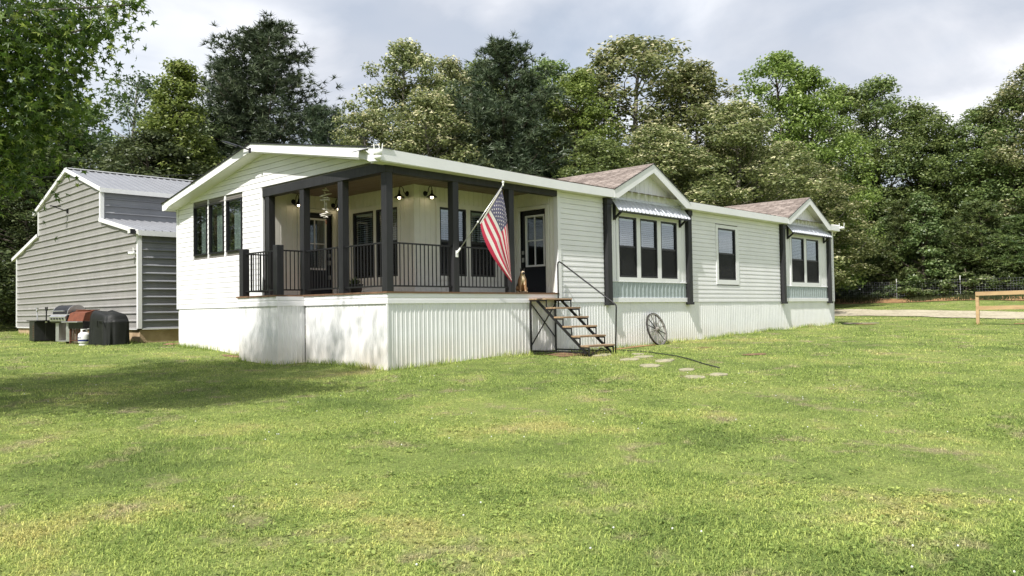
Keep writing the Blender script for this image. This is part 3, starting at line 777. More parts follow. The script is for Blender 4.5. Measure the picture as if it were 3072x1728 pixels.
def shingle_sheet(p00, du, dv, nu, nv, lift=0.008, seed=1):
    """Rows of overlapping tabs: p00 eave corner, du along the eave (total), dv up the slope (total)."""
    r = np.random.default_rng(seed); p00, du, dv = map(np.array, (p00, du, dv)); nrm = np.cross(du, dv); nrm = nrm/np.linalg.norm(nrm)
    if nrm[2] < 0: nrm = -nrm
    F = []; va = []
    for j in range(nv):
        off = r.random()
        for i in range(-1, nu):
            a = max(0, (i+off)/nu); b = min(1, (i+1+off)/nu)
            if b-a < 1e-4: continue
            a2 = a+0.003; t0 = j/nv; t1 = min(1, (j+1.2)/nv); h0 = lift+0.010+0.003*r.random(); h1 = lift
            q = [p00+du*a2+dv*t0+nrm*h0, p00+du*b+dv*t0+nrm*h0, p00+du*b+dv*t1+nrm*h1, p00+du*a2+dv*t1+nrm*h1]
            F.append(q); v = r.random(); va.append(v)
            if j: F.append([q[0]-nrm*0.014, q[1]-nrm*0.014, q[1], q[0]]); va.append(v*.5)
    return np_mesh('shingles', F, 4, 'shingle', va)
def clipless(me):
    o = share('shingles', me, roof); o['kind'] = 'stuff'; return o
clipless(shingle_sheet((RX0, EOV+.004, eave_top(5)+.005), (RX1-RX0, 0, 0), (0, RIDGE_Y-EOV-.004, 3.762-eave_top(5)), 70, 34, 0.012, 3))
clipless(shingle_sheet((RX1, 9.33, 2.83), (RX0-RX1, 0, 0), (0, RIDGE_Y-9.33, 3.762-2.83), 70, 34, 0.012, 4))
MB().prism([(EOV-.022, FE+.002), (RIDGE_Y, 3.757), (9.33, 2.836), (9.33, 2.852), (RIDGE_Y, 3.775), (EOV-.022, FE+.018)], 0, RX0-.025, RX0+.3).build('drip_edge', 'grill_dark', roof)
# dormer roofs
for di, (cx, a, b) in enumerate(DORMERS):
    d = empty('dormer_roof', parent=house); hw, zp, ze = 1.80, 3.745, 2.882
    for s in (-1, 1):
        mb = MB(); yb = 4.45
        prof = [(cx, zp-.012), (cx+s*hw, ze-.012), (cx+s*hw, ze-.15), (cx, zp-.19)]
        v = [(x, EOV+.02, z) for x, z in prof]+[(x, yb, z) for x, z in prof]
        mb.add(v, [(0, 1, 2, 3), (7, 6, 5, 4), (0, 4, 5, 1), (1, 5, 6, 2), (2, 6, 7, 3), (3, 7, 4, 0)]).build('dormer_deck', 'soffit', d)
        MB().prism([(cx, zp), (cx+s*(hw+.02), ze-.01), (cx+s*(hw+.0), ze-.205), (cx+s*(hw-.16), ze-.205), (cx, zp-.235)], 1, EOV-.004, EOV+.02).build('rake_board', 'trim_white', d)
        me = shingle_sheet((cx+s*(hw+.02), EOV-.02, ze-.008), (0, 4.7, 0), (-s*(hw+.02), 0, zp-ze+.012), 16, 14, 0.010, 20+di*2+(s > 0))
        o = share('shingles', me, d); o['kind'] = 'stuff'
        MB().prism([(cx, zp+.002), (cx+s*(hw+.03), ze-.012), (cx+s*(hw+.03), ze+.002), (cx, zp+.018)], 1, EOV-.022, EOV+.05).build('drip_edge', 'grill_dark', d)
    MB().prism([(cx-.11, zp-.035), (cx, zp+.024), (cx+.11, zp-.035), (cx+.10, zp-.05), (cx, zp+.008), (cx-.10, zp-.05)], 1, EOV-.01, 4.45).build('ridge_cap', 'shingle', d)

# ---- porch
porch_posts = empty('porch_frame', parent=house)
PW = 0.165
def post(x0, y0, z0=0.235, z1=2.56): box('porch_post', 'charcoal_wood', porch_posts, x0, x0+PW, y0, y0+PW, z0, z1, 0.006)
for y in (4.345, 2.885, 1.435, -0.02): post(-0.015, y)
for x in (1.735, 3.435): post(x, -0.015)
box('porch_beam', 'charcoal_wood', porch_posts, -0.03, 0.16, -0.03, 4.61, 2.55, 2.742, 0.006)
box('porch_beam', 'charcoal_wood', porch_posts, 0.161, 5.10, -0.028, 0.14, 2.545, 2.735, 0.006)
# ceiling boards run across the porch
cl = empty('porch_ceiling', parent=house)
nb = 25
for i in range(nb):
    x0 = 0.14+(5.12-0.14)*i/nb; x1 = x0+(5.12-0.14)/nb
    ymax = YA if x0 < XB else YC
    MB().prism([(x0, 2.735), (x0, 2.722), (x0+.012, 2.714), (x1-.012, 2.714), (x1, 2.722), (x1, 2.735)], 1, 0.12, ymax+.02).build('ceiling_board', 'ceiling_wood', cl)
# recess walls clad in vertical boards
pw = empty('porch_wall', parent=house)
battens(pw, 0.12, XB, 0.25, 2.715, YA, 1, 0.155, holes=[(0.89, 2.0, 0.2, 2.40)])
battens(pw, YC+.02, YA, 0.25, 2.715, XB, 0, 0.155, holes=[(2.09, 4.04, 0.56, 2.37)])
battens(pw, XB, XD, 0.25, 2.715, YC, 1, 0.155, holes=[(2.67, 4.71, 0.56, 2.37)])
battens(pw, 0.02, YC, 0.25, 2.715, XD, 0, 0.155, holes=[(0.26, 1.345, 0.2, 2.40)])
for (x, y) in ((XB-.012, YC-.012),):
    box('corner_trim', 'batten', pw, x, x+.07, y, y+.07, 0.24, 2.716)
openings_z = (0.66, 2.26)
casing(house, 2.09, 4.04, 0.56, 2.37, [(2.19, 3.0), (3.10, 3.93)], XB+.006, 0, 'batten')
casing(house, 2.67, 4.71, 0.56, 2.37, [(2.78, 3.62), (3.756, 4.6)], YC+.006, 1, 'batten')
for a, b in ((2.19, 3.0), (3.10, 3.93)): window(house, 0, XB+.004, a, b, .66, 2.26)
for a, b in ((2.78, 3.62), (3.756, 4.6)): window(house, 1, YC+.004, a, b, .66, 2.26)

def door(parent, axis, plane, u0, u1, g0, g1_, mun, lock_u, case):
    d = empty('door', parent=parent)
    def B(mb, a, b, c, e_, p0, p1): return mb.box(a, b, p0, p1, c, e_) if axis == 1 else mb.box(p0, p1, a, b, c, e_)
    s = MB(); p0, p1 = plane+.07, plane+.115
    B(s, u0, g0, .25, 2.295, p0, p1); B(s, g1_, u1, .25, 2.295, p0, p1); B(s, g0, g1_, .25, .90, p0, p1); B(s, g0, g1_, 2.175, 2.295, p0, p1)
    s.build('door_leaf', 'black_door', d)
    f = MB(); t = .045
    B(f, g0, g0+t, .90, 2.175, p0-.014, p1); B(f, g1_-t, g1_, .90, 2.175, p0-.014, p1); B(f, g0+t, g1_-t, .90, .945, p0-.014, p1); B(f, g0+t, g1_-t, 2.13, 2.175, p0-.014, p1)
    B(f, mun-.012, mun+.012, .945, 2.13, p0-.008, p0+.012); B(f, g0+t, mun-.012, 1.535, 1.56, p0-.008, p0+.012); B(f, mun+.012, g1_-t, 1.535, 1.56, p0-.008, p0+.012)
    f.build('light_frame', 'trim_white', d)
    for (a, b) in ((g0+t, mun-.012), (mun+.012, g1_-t)):
        for (c, e_) in ((.945, 1.535), (1.56, 2.13)):
            p = MB(); B(p, a, b, c, e_, p0+.014, p0+.020); p.build('pane', 'glass', d)
    if lock_u is not None:
        for (zc, hh) in ((1.265, .045), (1.08, .06), (.90, .13), (.72, .05)):
            l_ = MB(); B(l_, lock_u-.028, lock_u+.028, zc-hh, zc+hh, p0-.03, p0-.001); l_.build('lock', 'stainless' if zc != .90 else 'black_metal', d)
    c_ = MB(); a0, a1, zt = case
    B(c_, a0, u0, .245, zt, plane-.02, plane+.06); B(c_, u1, a1, .245, zt, plane-.02, plane+.06); B(c_, u0, u1, 2.30, zt, plane-.02, plane+.06)
    B(c_, u0-.02, u0, .245, 2.30, plane+.06, plane+.13); B(c_, u1, u1+.02, .245, 2.30, plane+.06, plane+.13)
    c_.build('door_casing', 'batten', d)
    return d
door(house, 1, YA, 0.99, 1.90, 1.11, 1.76, 1.425, 1.83, (0.90, 1.99, 2.39))
door(house, 0, XD, 0.37, 1.235, 0.46, 1.10, 0.79, 1.185, (0.27, 1.335, 2.39))

# deck with its boards, bump-out at the gable side, trim and corrugated skirting
deck = empty('deck', parent=house)
BX, BY0, BY1 = -0.662, 2.90, 4.58
nb = 33; wd = 4.64/nb
for i in range(nb):
    y0 = -0.03+i*wd; xa = BX-.03 if y0+wd*0.5 > BY0 and y0+wd*.5 < BY1 else -0.03
    xe_ = 5.12 if y0 < YC else XB+.03
    box('deck_board', 'deck_wood', deck, xa-0.008*rng.random(), xe_, y0+.003, y0+wd-.003, 0.20, 0.235+0.002*rng.random())
def rim(x0, x1, y0, y1):
    mb = MB(); ax = 1 if abs(x1-x0) > abs(y1-y0) else 0
    prof = [(0.03, 0), (-0.012, 0), (-0.012, .085), (-.004, .092), (-.004, .118), (-.012, .125), (-.010, .20), (.03, .20)]
    if ax == 1: mb.prism([(y0+p, z) for p, z in prof], 0, x0, x1)
    else: mb.prism([(x0+p, z) for p, z in prof], 1, y0, y1)
    return mb.build('rim_trim', 'trim_white', deck)
rim(0.0, 5.11, 0.0, 0.0); rim(0.0, 0.0, 0.0, BY0); rim(BX, 0.0, BY0, BY0); rim(BX, BX, BY0+.001, BY1)
MB().box(BX, 0.03, BY1, BY1+.02, 0.0, 0.2).build('rim_trim', 'trim_white', deck)
skirt = empty('skirting', parent=house)
def skirt_run(axis, plane, u0, u1, z1=0.0):
    n = max(1, round((u1-u0)/0.91)); st = (u1-u0)/n
    for i in range(n):
        a, b = u0+i*st, u0+(i+1)*st
        za = g1(a, plane) if axis == 1 else g1(plane, a); zb = g1(b, plane) if axis == 1 else g1(plane, b)
        ribbed_panel(skirt, a, b, za-.06, zb-.06, z1, plane+(0.0 if i % 2 else 0.002), axis, 'skirting', 'skirting_panel', 0.108, 0.009)
skirt_run(1, 0.02, 0.0, L); skirt_run(0, 0.02, 0.0, BY0); skirt_run(1, BY0+.02, BX, 0.02, 0.0); skirt_run(0, BX+.02, BY0+.02, BY1); skirt_run(0, 0.02, BY1, W)
skirt_run(0, L, 0.02, W)
box('skirting_corner', 'skirting', skirt, -.004, .035, -.004, .035, g1(0, 0)-.05, 0.0)
box('skirting_corner', 'skirting', skirt, L-.03, L+.008, -.004, .035, g1(L, 0)-.05, 0.0)
MB().box(BX+.03, 0.03, BY1-.02, BY1, g1(-.3, BY1)-.05, 0.0).build('skirting_panel', 'skirting', skirt)

# railings
def newel(x, y): box('newel_post', 'charcoal_wood', porch_posts, x, x+PW, y, y+PW, 0.236, 1.30, 0.006)
newel(BX+.0, BY1-.22); newel(BX+.0, BY0-.0)
def railing(p, q):
    r = empty('railing', parent=house); p, q = Vector((*p, 0)), Vector((*q, 0)); dd = q-p; n = max(2, round(dd.length/0.108))
    for zt in (1.19, 0.345):
        MB().bar(p+Vector((0, 0, zt)), q+Vector((0, 0, zt)), 0.034, 0.03).build('rail', 'black_metal', r)
    me = None
    for i in range(1, n):
        c = p+dd*(i/n)
        if me is None:
            me = MB().box(-.0085, .0085, -.0085, .0085, .36, 1.175).build('baluster', 'black_metal', r); me.location = (c.x, c.y, 0); me = me.data
        else: share('baluster', me, r, (c.x, c.y, 0))
    return r
h = PW/2
railing((0.15, 0.05), (1.735, 0.05)); railing((1.90, 0.05), (3.435, 0.05))
railing((0.05, 0.145), (0.05, 1.435)); railing((0.05, 1.60), (0.05, 2.885))
railing((BX+PW, BY0+h), (0.0, BY0+.06)); railing((BX+h, BY0+PW), (BX+h, BY1-.22)); railing((BX+PW, BY1-.14), (0.0, BY1-.16))

# rooms glimpsed through the gable windows
MB().box(0.15, 5.5, 8.95, 8.99, 0, 2.56).build('room_wall', 'interior', house)
for i, (a, b) in enumerate(GABLE_WIN):
    cu = MB(); n = 14; vs = []; fs = []
    for j in range(n+1):
        y = b-0.03-(b-a)*0.48*j/n; x = 0.20+0.02*math.sin(j*1.9)
        vs += [(x, y, 0.4), (x, y, 2.55)]
    for j in range(n): fs.append((2*j, 2*j+1, 2*j+3, 2*j+2))
    cu.add(vs, fs).build('curtain', 'curtain', house)

# ------------------------------------------------------------------ barn
BA = 0.02621
barn = thing('barn', 'grey metal barn with stepped monitor roof behind the house', 'barn', (-0.156, 11.322, -0.529), -BA)
BLEN, BWID = 12.2, 12.68            # length away from the gable (local x) and gable width (local y)
U0, U1, HL, HU, HP = 3.10, 9.75, 2.80, 4.37, 5.43
def rib_profile(h0, h1, first):
    """Horizontal rib profile between heights: list of (height, outstand)."""
    out = [(h0, 0.0)]; p = 0.2286; k0 = math.ceil((h0-first)/p - 1e-6)
    z = first+k0*p
    while z < h1+1e-6:
        for dz, d in ((-0.024, 0), (-0.018, .036), (0.006, .036), (0.030, 0), (0.080, 0), (0.085, .0022), (0.098, .0022), (0.103, 0), (0.143, 0), (0.148, .0022), (0.161, .0022), (0.166, 0)):
            if h0 < z+dz < h1: out.append((z+dz, d))
        z += p
    out.append((h1, 0.0)); return out
def barn_sheet(parent, axis, plane, u0, u1, h0, h1, m, cut=None):
    prof = rib_profile(h0, h1, 0.0); vs = []; fs = []
    for (z, d) in prof:
        a, b = (u0, u1) if cut is None else cut(z)
        for u in (a, b): vs.append((plane-d, u, z) if axis == 0 else (u, plane-d, z))
    for i in range(len(prof)-1): fs.append((2*i, 2*i+1, 2*i+3, 2*i+2))
    return MB().add(vs, fs).build('wall_panel', m, parent)
bg = empty('gable_wall', parent=barn); PH = 0.9144
def barn_cut(z):
    if z <= HL: return (0.0, BWID)
    if z <= 3.43: t = (z-HL)/(3.43-HL); return (U0*t, BWID-(BWID-U1)*t)
    if z <= HU: return (U0, U1)
    t = (z-HU)/(HP-HU); c = (U0+U1)/2; return (U0+(c-U0)*t, U1-(U1-c)*t)
k = 0
while True:
    a, b = max(0.0, k*PH-.114), min((k+1)*PH-.114, HP-.01); k += 1
    if a > HP-.06: break
    barn_sheet(bg, 0, 0.0, 0, BWID, a, b, 'barn_gable', barn_cut)
bs = empty('side_wall', parent=barn)
for k in range(4):
    if max(0, k*PH-.114) < HL: barn_sheet(bs, 1, 0.0, 0.0, BLEN, max(0, k*PH-.114), min((k+1)*PH-.114, HL), 'barn_side')
for (a, b) in ((3.30, 3.55), (3.55, HU)): barn_sheet(bs, 1, U0, 0.0, BLEN, a, b, 'barn_side')
MB().box(0.03, BLEN, BWID-.05, BWID, 0, HL).box(0.03, BLEN, U1-.04, U1, 3.3, HU).box(BLEN-.05, BLEN, 0.03, BWID-.05, 0, HL).box(BLEN-.05, BLEN, U0+.03, U1-.05, HL, HU).build('rear_wall', 'barn_side', barn)
def roof_panels(y_lo, z_lo, y_hi, z_hi, m='barn_roof'):
    r = empty('roof', parent=barn); n = 13; x0, x1 = -0.07, BLEN+.1; wdt = (x1-x0)/n
    d = Vector((0, y_hi-y_lo, z_hi-z_lo)); nr = Vector((0, -d.z, d.y)).normalized()
    if nr.z < 0: nr = -nr
    for i in range(n):
        a = x0+i*wdt; prof = []; p = wdt/4
        for j in range(4):
            s = a+j*p; prof += [(s, 0), (s+p*.72, 0), (s+p*.80, .028), (s+p*.90, .028), (s+p*.98, 0)]
        prof.append((a+wdt, 0)); vs = []; fs = []
        for (x, h) in prof:
            for (y, z) in ((y_lo, z_lo), (y_hi, z_hi)): vs.append((x, y+nr.y*h, z+nr.z*h))
        for j in range(len(prof)-1): fs.append((2*j, 2*j+2, 2*j+3, 2*j+1))
        MB().add(vs, fs).build('roof_panel', m, r)
    MB().add([(x0, y_lo, z_lo-.012), (x1, y_lo, z_lo-.012), (x1, y_hi, z_hi-.012), (x0, y_hi, z_hi-.012)], [(0, 1, 2, 3)]).build('roof_deck', 'barn_side', r)
    return r
mid = (U0+U1)/2
roof_panels(U0-.12, HU+.03, mid, HP+.05); roof_panels(U1+.48, HU-.08, mid, HP+.05)
roof_panels(-.15, HL+.02, U0, 3.43+.03); roof_panels(BWID+.48, HL-.05, U1, 3.43+.03)
def bbar(name, p, q, w, h, m='barn_trim', up=(0, 0, 1)): return MB().bar(p, q, w, h, up).build(name, m, barn)
bbar('ridge_cap', (-.08, mid, HP+.065), (BLEN+.1, mid, HP+.065), .30, .03)
for (p, q) in (((-.08, U0-.14, HU-.0), (-.08, mid, HP+.01)), ((-.08, U1+.50, HU-.11), (-.08, mid, HP+.01)), ((-.08, -.17, HL-.03), (-.08, U0-.03, 3.43-.01)), ((-.08, BWID+.50, HL-.10), (-.08, U1+.03, 3.43-.01))):
    bbar('rake_trim', p, q, .03, .12)
    pp, qq = Vector(p), Vector(q); bbar('rake_soffit', pp+Vector((.05, 0, -.05)), qq+Vector((.05, 0, -.05)), .08, .02)
bbar('eave_trim', (-.08, U0-.14, HU-.02), (BLEN, U0-.14, HU-.02), .03, .14); bbar('eave_trim', (-.08, -.17, HL-.05), (BLEN, -.17, HL-.05), .03, .15)
bbar('eave_trim', (-.08, BWID+.50, HL-.11), (BLEN, BWID+.50, HL-.11), .03, .12)
for (x, y, a, b) in ((0, 0, 0, HL-.06), (0, U0, 3.36, HU-.05), (0, U1, 3.4, HU-.05), (0, BWID, 0, HL-.06)):
    box('corner_trim', 'barn_trim', barn, x-.045, x+.07, y-.045, y+.07 if y < 5 else y+.045, a, b)
box('base_trim', 'barn_trim', barn, -.04, -.005, .07, BWID-.07, -.03, .0)
box('base_trim', 'barn_trim', barn, .07, BLEN, -.04, -.005, -.03, .0)
box('foundation', 'concrete', barn, 0.03, BLEN-.03, 0.03, BWID-.03, -.75, -.031)

def bloc(x, y, z):   # barn local to world
    c, s_ = math.cos(-BA), math.sin(-BA); return Vector((-0.156+c*x-s_*y, 11.322+s_*x+c*y, -0.529+z))
# solar street light on the barn gable
t = thing('solar_light', 'thin black solar light arm sticking out of the barn gable', 'light', bloc(-.03, 6.38, 4.01), -BA)
MB().tube([(0, 0, 0), (-.10, 0, .03), (-.52, .02, .16)], .016).build('arm', 'black_metal', t)
MB().box(-.52, -.20, -.06, .06, .13, .15).build('lamp_head', 'black_metal', t)
box('wall_plate', 'black_metal', t, -.012, .03, -.05, .05, -.07, .07)
t = thing('flood_light', 'small dark flood light under the lower barn eave', 'light', bloc(-.10, .02, HL-.02), -BA)
MB().box(-.16, -.02, -.10, .10, -.06, .08).build('housing', 'grill_dark', t, bevel=.01)
MB().box(-.175, -.161, -.085, .085, -.045, .065).build('lens', 'led_panel', t)
MB().bar((-.02, 0, 0), (.10, 0, .03), .03).build('bracket', 'white_plastic', t)
def camera_unit(name, label, loc, rz, dome=True, s=1.0):
    t = thing(name, label, 'security camera', loc, rz)
    if dome:
        MB().lathe([(0, -.115*s), (.035*s, -.108*s), (.055*s, -.085*s), (.062*s, -.045*s)], (0, 0, 0), 14).build('dome', 'white_plastic', t, smooth=True)
        MB().lathe([(.062*s, -.044*s), (.064*s, .01*s), (.058*s, .04*s), (.03*s, .055*s), (0, .058*s)], (0, 0, 0), 14).build('housing', 'white_plastic', t, smooth=True)
    else:
        MB().lathe([(0, -.10*s), (.04*s, -.095*s), (.042*s, .05*s), (.03*s, .07*s), (0, .075*s)], (0, 0, 0), 12, 0).build('housing', 'white_plastic', t, smooth=True)
        MB().lathe([(0, -.112*s), (.03*s, -.11*s), (.03*s, -.10*s)], (0, 0, 0), 12, 0).build('lens', 'solar_cell', t)
    for a in (-1, 1):
        MB().tube([(.02*s, a*.055*s, 0), (.02*s, a*.07*s, .14*s)], .008*s, 6).build('antenna', 'white_plastic', t)
    MB().bar((.0, 0, 0), (.12*s, 0, .0), .035*s).build('mount', 'white_plastic', t)
    return t
camera_unit('security_camera', 'white camera with two aerials on the barn corner trim', bloc(-.10, .22, 2.18), -BA-0.5, False, 1.2)
camera_unit('security_camera', 'white dome camera with two aerials on the porch roof corner', (-.46, -.36, 2.81), R(35), True, 1.25)
camera_unit('security_camera', 'white camera at the far right end of the front eave', (21.80, -.31, 2.83), R(180), False, 1.4)
t = thing('solar_charger', 'small dark solar panel on a white arm beside the porch roof corner', 'solar charger', (-.40, .22, 2.93))
MB().add([(-.10, -.13, .0), (.06, -.13, .05), (.06, .17, .05), (-.10, .17, .0), (-.10, -.13, -.012), (.06, -.13, .038), (.06, .17, .038), (-.10, .17, -.012)], [(0, 1, 2, 3), (7, 6, 5, 4), (0, 4, 5, 1), (1, 5, 6, 2), (2, 6, 7, 3), (3, 7, 4, 0)]).build('panel', 'solar_cell', t)
MB().tube([(0, -.05, .01), (.03, -.14, -.02), (.05, -.16, -.06)], .014).build('arm', 'white_plastic', t)
MB().tube([(.02, -.1, .03), (.10, -.22, .10), (.06, -.45, .07), (.0, -.55, -.02), (-.04, -.57, -.05)], .006, 6).build('cable', 'white_plastic', t)
t = thing('solar_light', 'black solar flood light with a ribbed led head at the house roof peak', 'light', (-.36, 4.57, 3.60))
MB().tube([(0, 0, 0), (-.03, .06, .03), (-.10, .30, .12)], .016).build('arm', 'black_metal', t)
mb = MB(); c0, c1 = Vector((-.10, .30, .12)), Vector((-.20, .82, .30)); mb.bar(c0, c1, .15, .03, (0, 0, 1)); mb.build('lamp_head', 'black_metal', t)
mb = MB(); mb.bar(c0.lerp(c1, .25)+Vector((0, .004, -.02)), c0.lerp(c1, .97)+Vector((0, .004, -.02)), .12, .012); mb.build('led_strip', 'led_panel', t)
box('wall_plate', 'black_metal', t, -.012, .015, -.03, .03, -.06, .05)

# ------------------------------------------------------------------ porch things
def lamp(label, loc, rz):
    t = thing('wall_lamp', label, 'lamp', loc, rz, 'black gooseneck lamps on the porch walls')      # local -X points out of the wall
    MB().lathe([(0, -.022), (.055, -.018), (.062, 0)], (0, 0, 0), 18, 0).build('wall_plate', 'black_metal', t, smooth=False)
    MB().tube([(-.01, 0, 0), (-.06, 0, -.005), (-.10, 0, .04), (-.115, 0, .10), (-.14, 0, .138), (-.18, 0, .15), (-.215, 0, .135), (-.23, 0, .09), (-.23, 0, .05)], .009, 7).build('arm', 'black_metal', t, smooth=True)
    MB().lathe([(.018, .055), (.022, .0), (.032, -.03), (.060, -.062), (.115, -.092), (.122, -.108), (.118, -.108), (.056, -.070), (.026, -.036), (.014, -.01)], (-.23, 0, 0), 20).build('shade', 'black_metal', t, smooth=True)
    MB().lathe([(0, -.145), (.022, -.138), (.032, -.115), (.028, -.085), (.014, -.06), (0, -.055)], (-.23, 0, 0), 14).build('bulb', 'bulb', t, smooth=True)
lamp('black gooseneck lamp left of the rear porch door', (0.80, YA-.001, 2.52), R(90))
lamp('black gooseneck lamp right of the rear porch door, half behind a post', (1.92, YA-.001, 2.52), R(90))
lamp('black gooseneck lamp left of the jutting porch wall corner', (XB-.001, 1.84, 2.52), 0)
lamp('black gooseneck lamp right of the jutting porch wall corner', (2.36, YC-.001, 2.53), R(90))

def wind_chime():
    t = thing('wind_chime', 'hanging wind chime of white shells and driftwood on the porch', 'wind chime', (0.35, 2.58, 2.714)); r = random.Random(3)
    MB().tube([(0, 0, 0), (0, 0, -.90)], .003, 5).build('cord', 'hose', t)
    z = -.16; i = 0
    for zz, w in ((-.16, .07), (-.20, .09), (-.26, .10), (-.30, .13), (-.36, .10), (-.41, .12), (-.45, .07), (-.62, .08), (-.67, .12), (-.71, .13), (-.75, .12), (-.79, .08)):
        a = r.uniform(0, 3.1); c = Vector((r.uniform(-.015, .015), r.uniform(-.015, .015), zz)); d = Vector((math.cos(a), math.sin(a), r.uniform(-.35, .35)))*w
        MB().tube([c-d, c-d*.4+Vector((0, 0, .012)), c+d*.4, c+d], [.008, .016, .018, .008], 7).build('shell', 'shell_white', t, smooth=True)
    for dx in (-.03, .0, .03): MB().tube([(dx, 0, -.46), (dx, .01, -.62)], .007, 6).build('tube', 'shell_white', t)
    MB().tube([(0, 0, -.84), (.01, 0, -.94)], [.02, .012], 7).build('tail', 'rust', t)
wind_chime()

def flag():
    t = thing('flag', 'american flag on a slanted pole fixed to a porch post', 'flag', (0, 0, 0))
    b0 = Vector((1.83, -.03, 1.06)); tip = Vector((2.46, -.78, 2.455))
    MB().box(1.79, 1.86, -.03, -.014, .96, 1.10).build('bracket_plate', 'white_plastic', t, bevel=.004)
    dirp = (tip-b0).normalized()
    MB().tube([b0-dirp*.02, b0+dirp*.11], .022, 10).build('bracket_socket', 'white_plastic', t)
    MB().tube([b0+dirp*.05, tip], .0125, 10).build('pole', 'aluminium', t, smooth=True)
    MB().lathe([(0, -.03), (.018, -.025), (.018, .01), (.012, .02), (.026, .045), (.030, .062), (.022, .082), (0, .09)], tuple(tip), 12).build('finial', 'white_plastic', t, smooth=True)
    # hoist runs down the pole; the fly hangs
    A = tip - dirp*0.06; Bq = A - dirp*0.86
    MB().tube([Bq+Vector((0, 0, .01)), Bq-dirp*.03], .02, 8).build('pole_ring', 'white_plastic', t)
    NS, NT = 52, 64
    fwd = Vector((_fw.x, _fw.y, 0)).normalized(); side = Vector((math.cos(YAW), -math.sin(YAW), 0))
    A2 = A+Vector((0, 0, -.03)); B2 = Bq + Vector((0, 0, -.05))+side*.04
    def P(s, u):
        # s: 0 at the pole tip, 1 at the lower hoist corner; u: 0 at hoist, 1 at the fly end
        top = A2 + (side*(0.30*(1-math.exp(-2.2*u))*0.62) + Vector((0, 0, -1.74*u)))
        low = B2 + side*(0.03*math.sin(u*2.4) + 0.62*u**1.8) + Vector((0, 0, -1.24*u))
        w_ = s**(1+.95*min(1.0, u*2.2)); p = top.lerp(low, w_)
        fold = 0.085*math.sin(s*math.pi*3.6+0.5+u*0.9)*(u**0.6) + 0.035*math.sin(s*10.0-u*5)*u + .10*max(0, .5-s)*min(1, u*2)
        slack = -0.05*math.sin(s*math.pi)*(1-u)
        return p + fwd*fold + Vector((0, 0, slack))
    G = [[P(i/NS, j/NT) for j in range(NT+1)] for i in range(NS+1)]
    mb = MB(); vs = [v for row in G for v in row]; fs = []; mi = []
    for i in range(NS):
        for j in range(NT):
            fs.append((i*(NT+1)+j, i*(NT+1)+j+1, (i+1)*(NT+1)+j+1, (i+1)*(NT+1)+j))
            stripe = int((i+.5)/NS*13)
            mi.append(2 if ((i+.5)/NS < 7/13 and (j+.5)/NT < 0.40) else (0 if stripe % 2 == 0 else 1))
    mb.v = [tuple(v) for v in vs]; mb.f = fs; mb.mi = mi
    mb.build('cloth', ['flag_red', 'flag_white', 'flag_blue'], t, smooth=True)
    MB().tube([A2, B2], .017, 6).build('sleeve', 'flag_white', t)
    st = MB()
    def star(s, u, sgn):
        c = P(s, u); du = (P(s, u+.01)-c).normalized(); ds = (P(s+.01, u)-c).normalized(); n = du.cross(ds).normalized()*sgn
        pts = []
        for k in range(10):
            r_ = .021 if k % 2 == 0 else .009; a = math.pi*k/5; pts.append(c+n*.004+du*math.cos(a)*r_+ds*math.sin(a)*r_)
        st.add(pts, [tuple(range(10))])
    for row in range(9):
        nst = 6 if row % 2 == 0 else 5
        for k in range(nst):
            s = (row+1)/10*7/13; u = ((k*2+1) if nst == 6 else (k*2+2))/12*0.40
            for sg in (-1, 1): star(s, max(u, .012), sg)
    tag(st.build('stars', 'flag_white', t), kind='stuff')
flag()

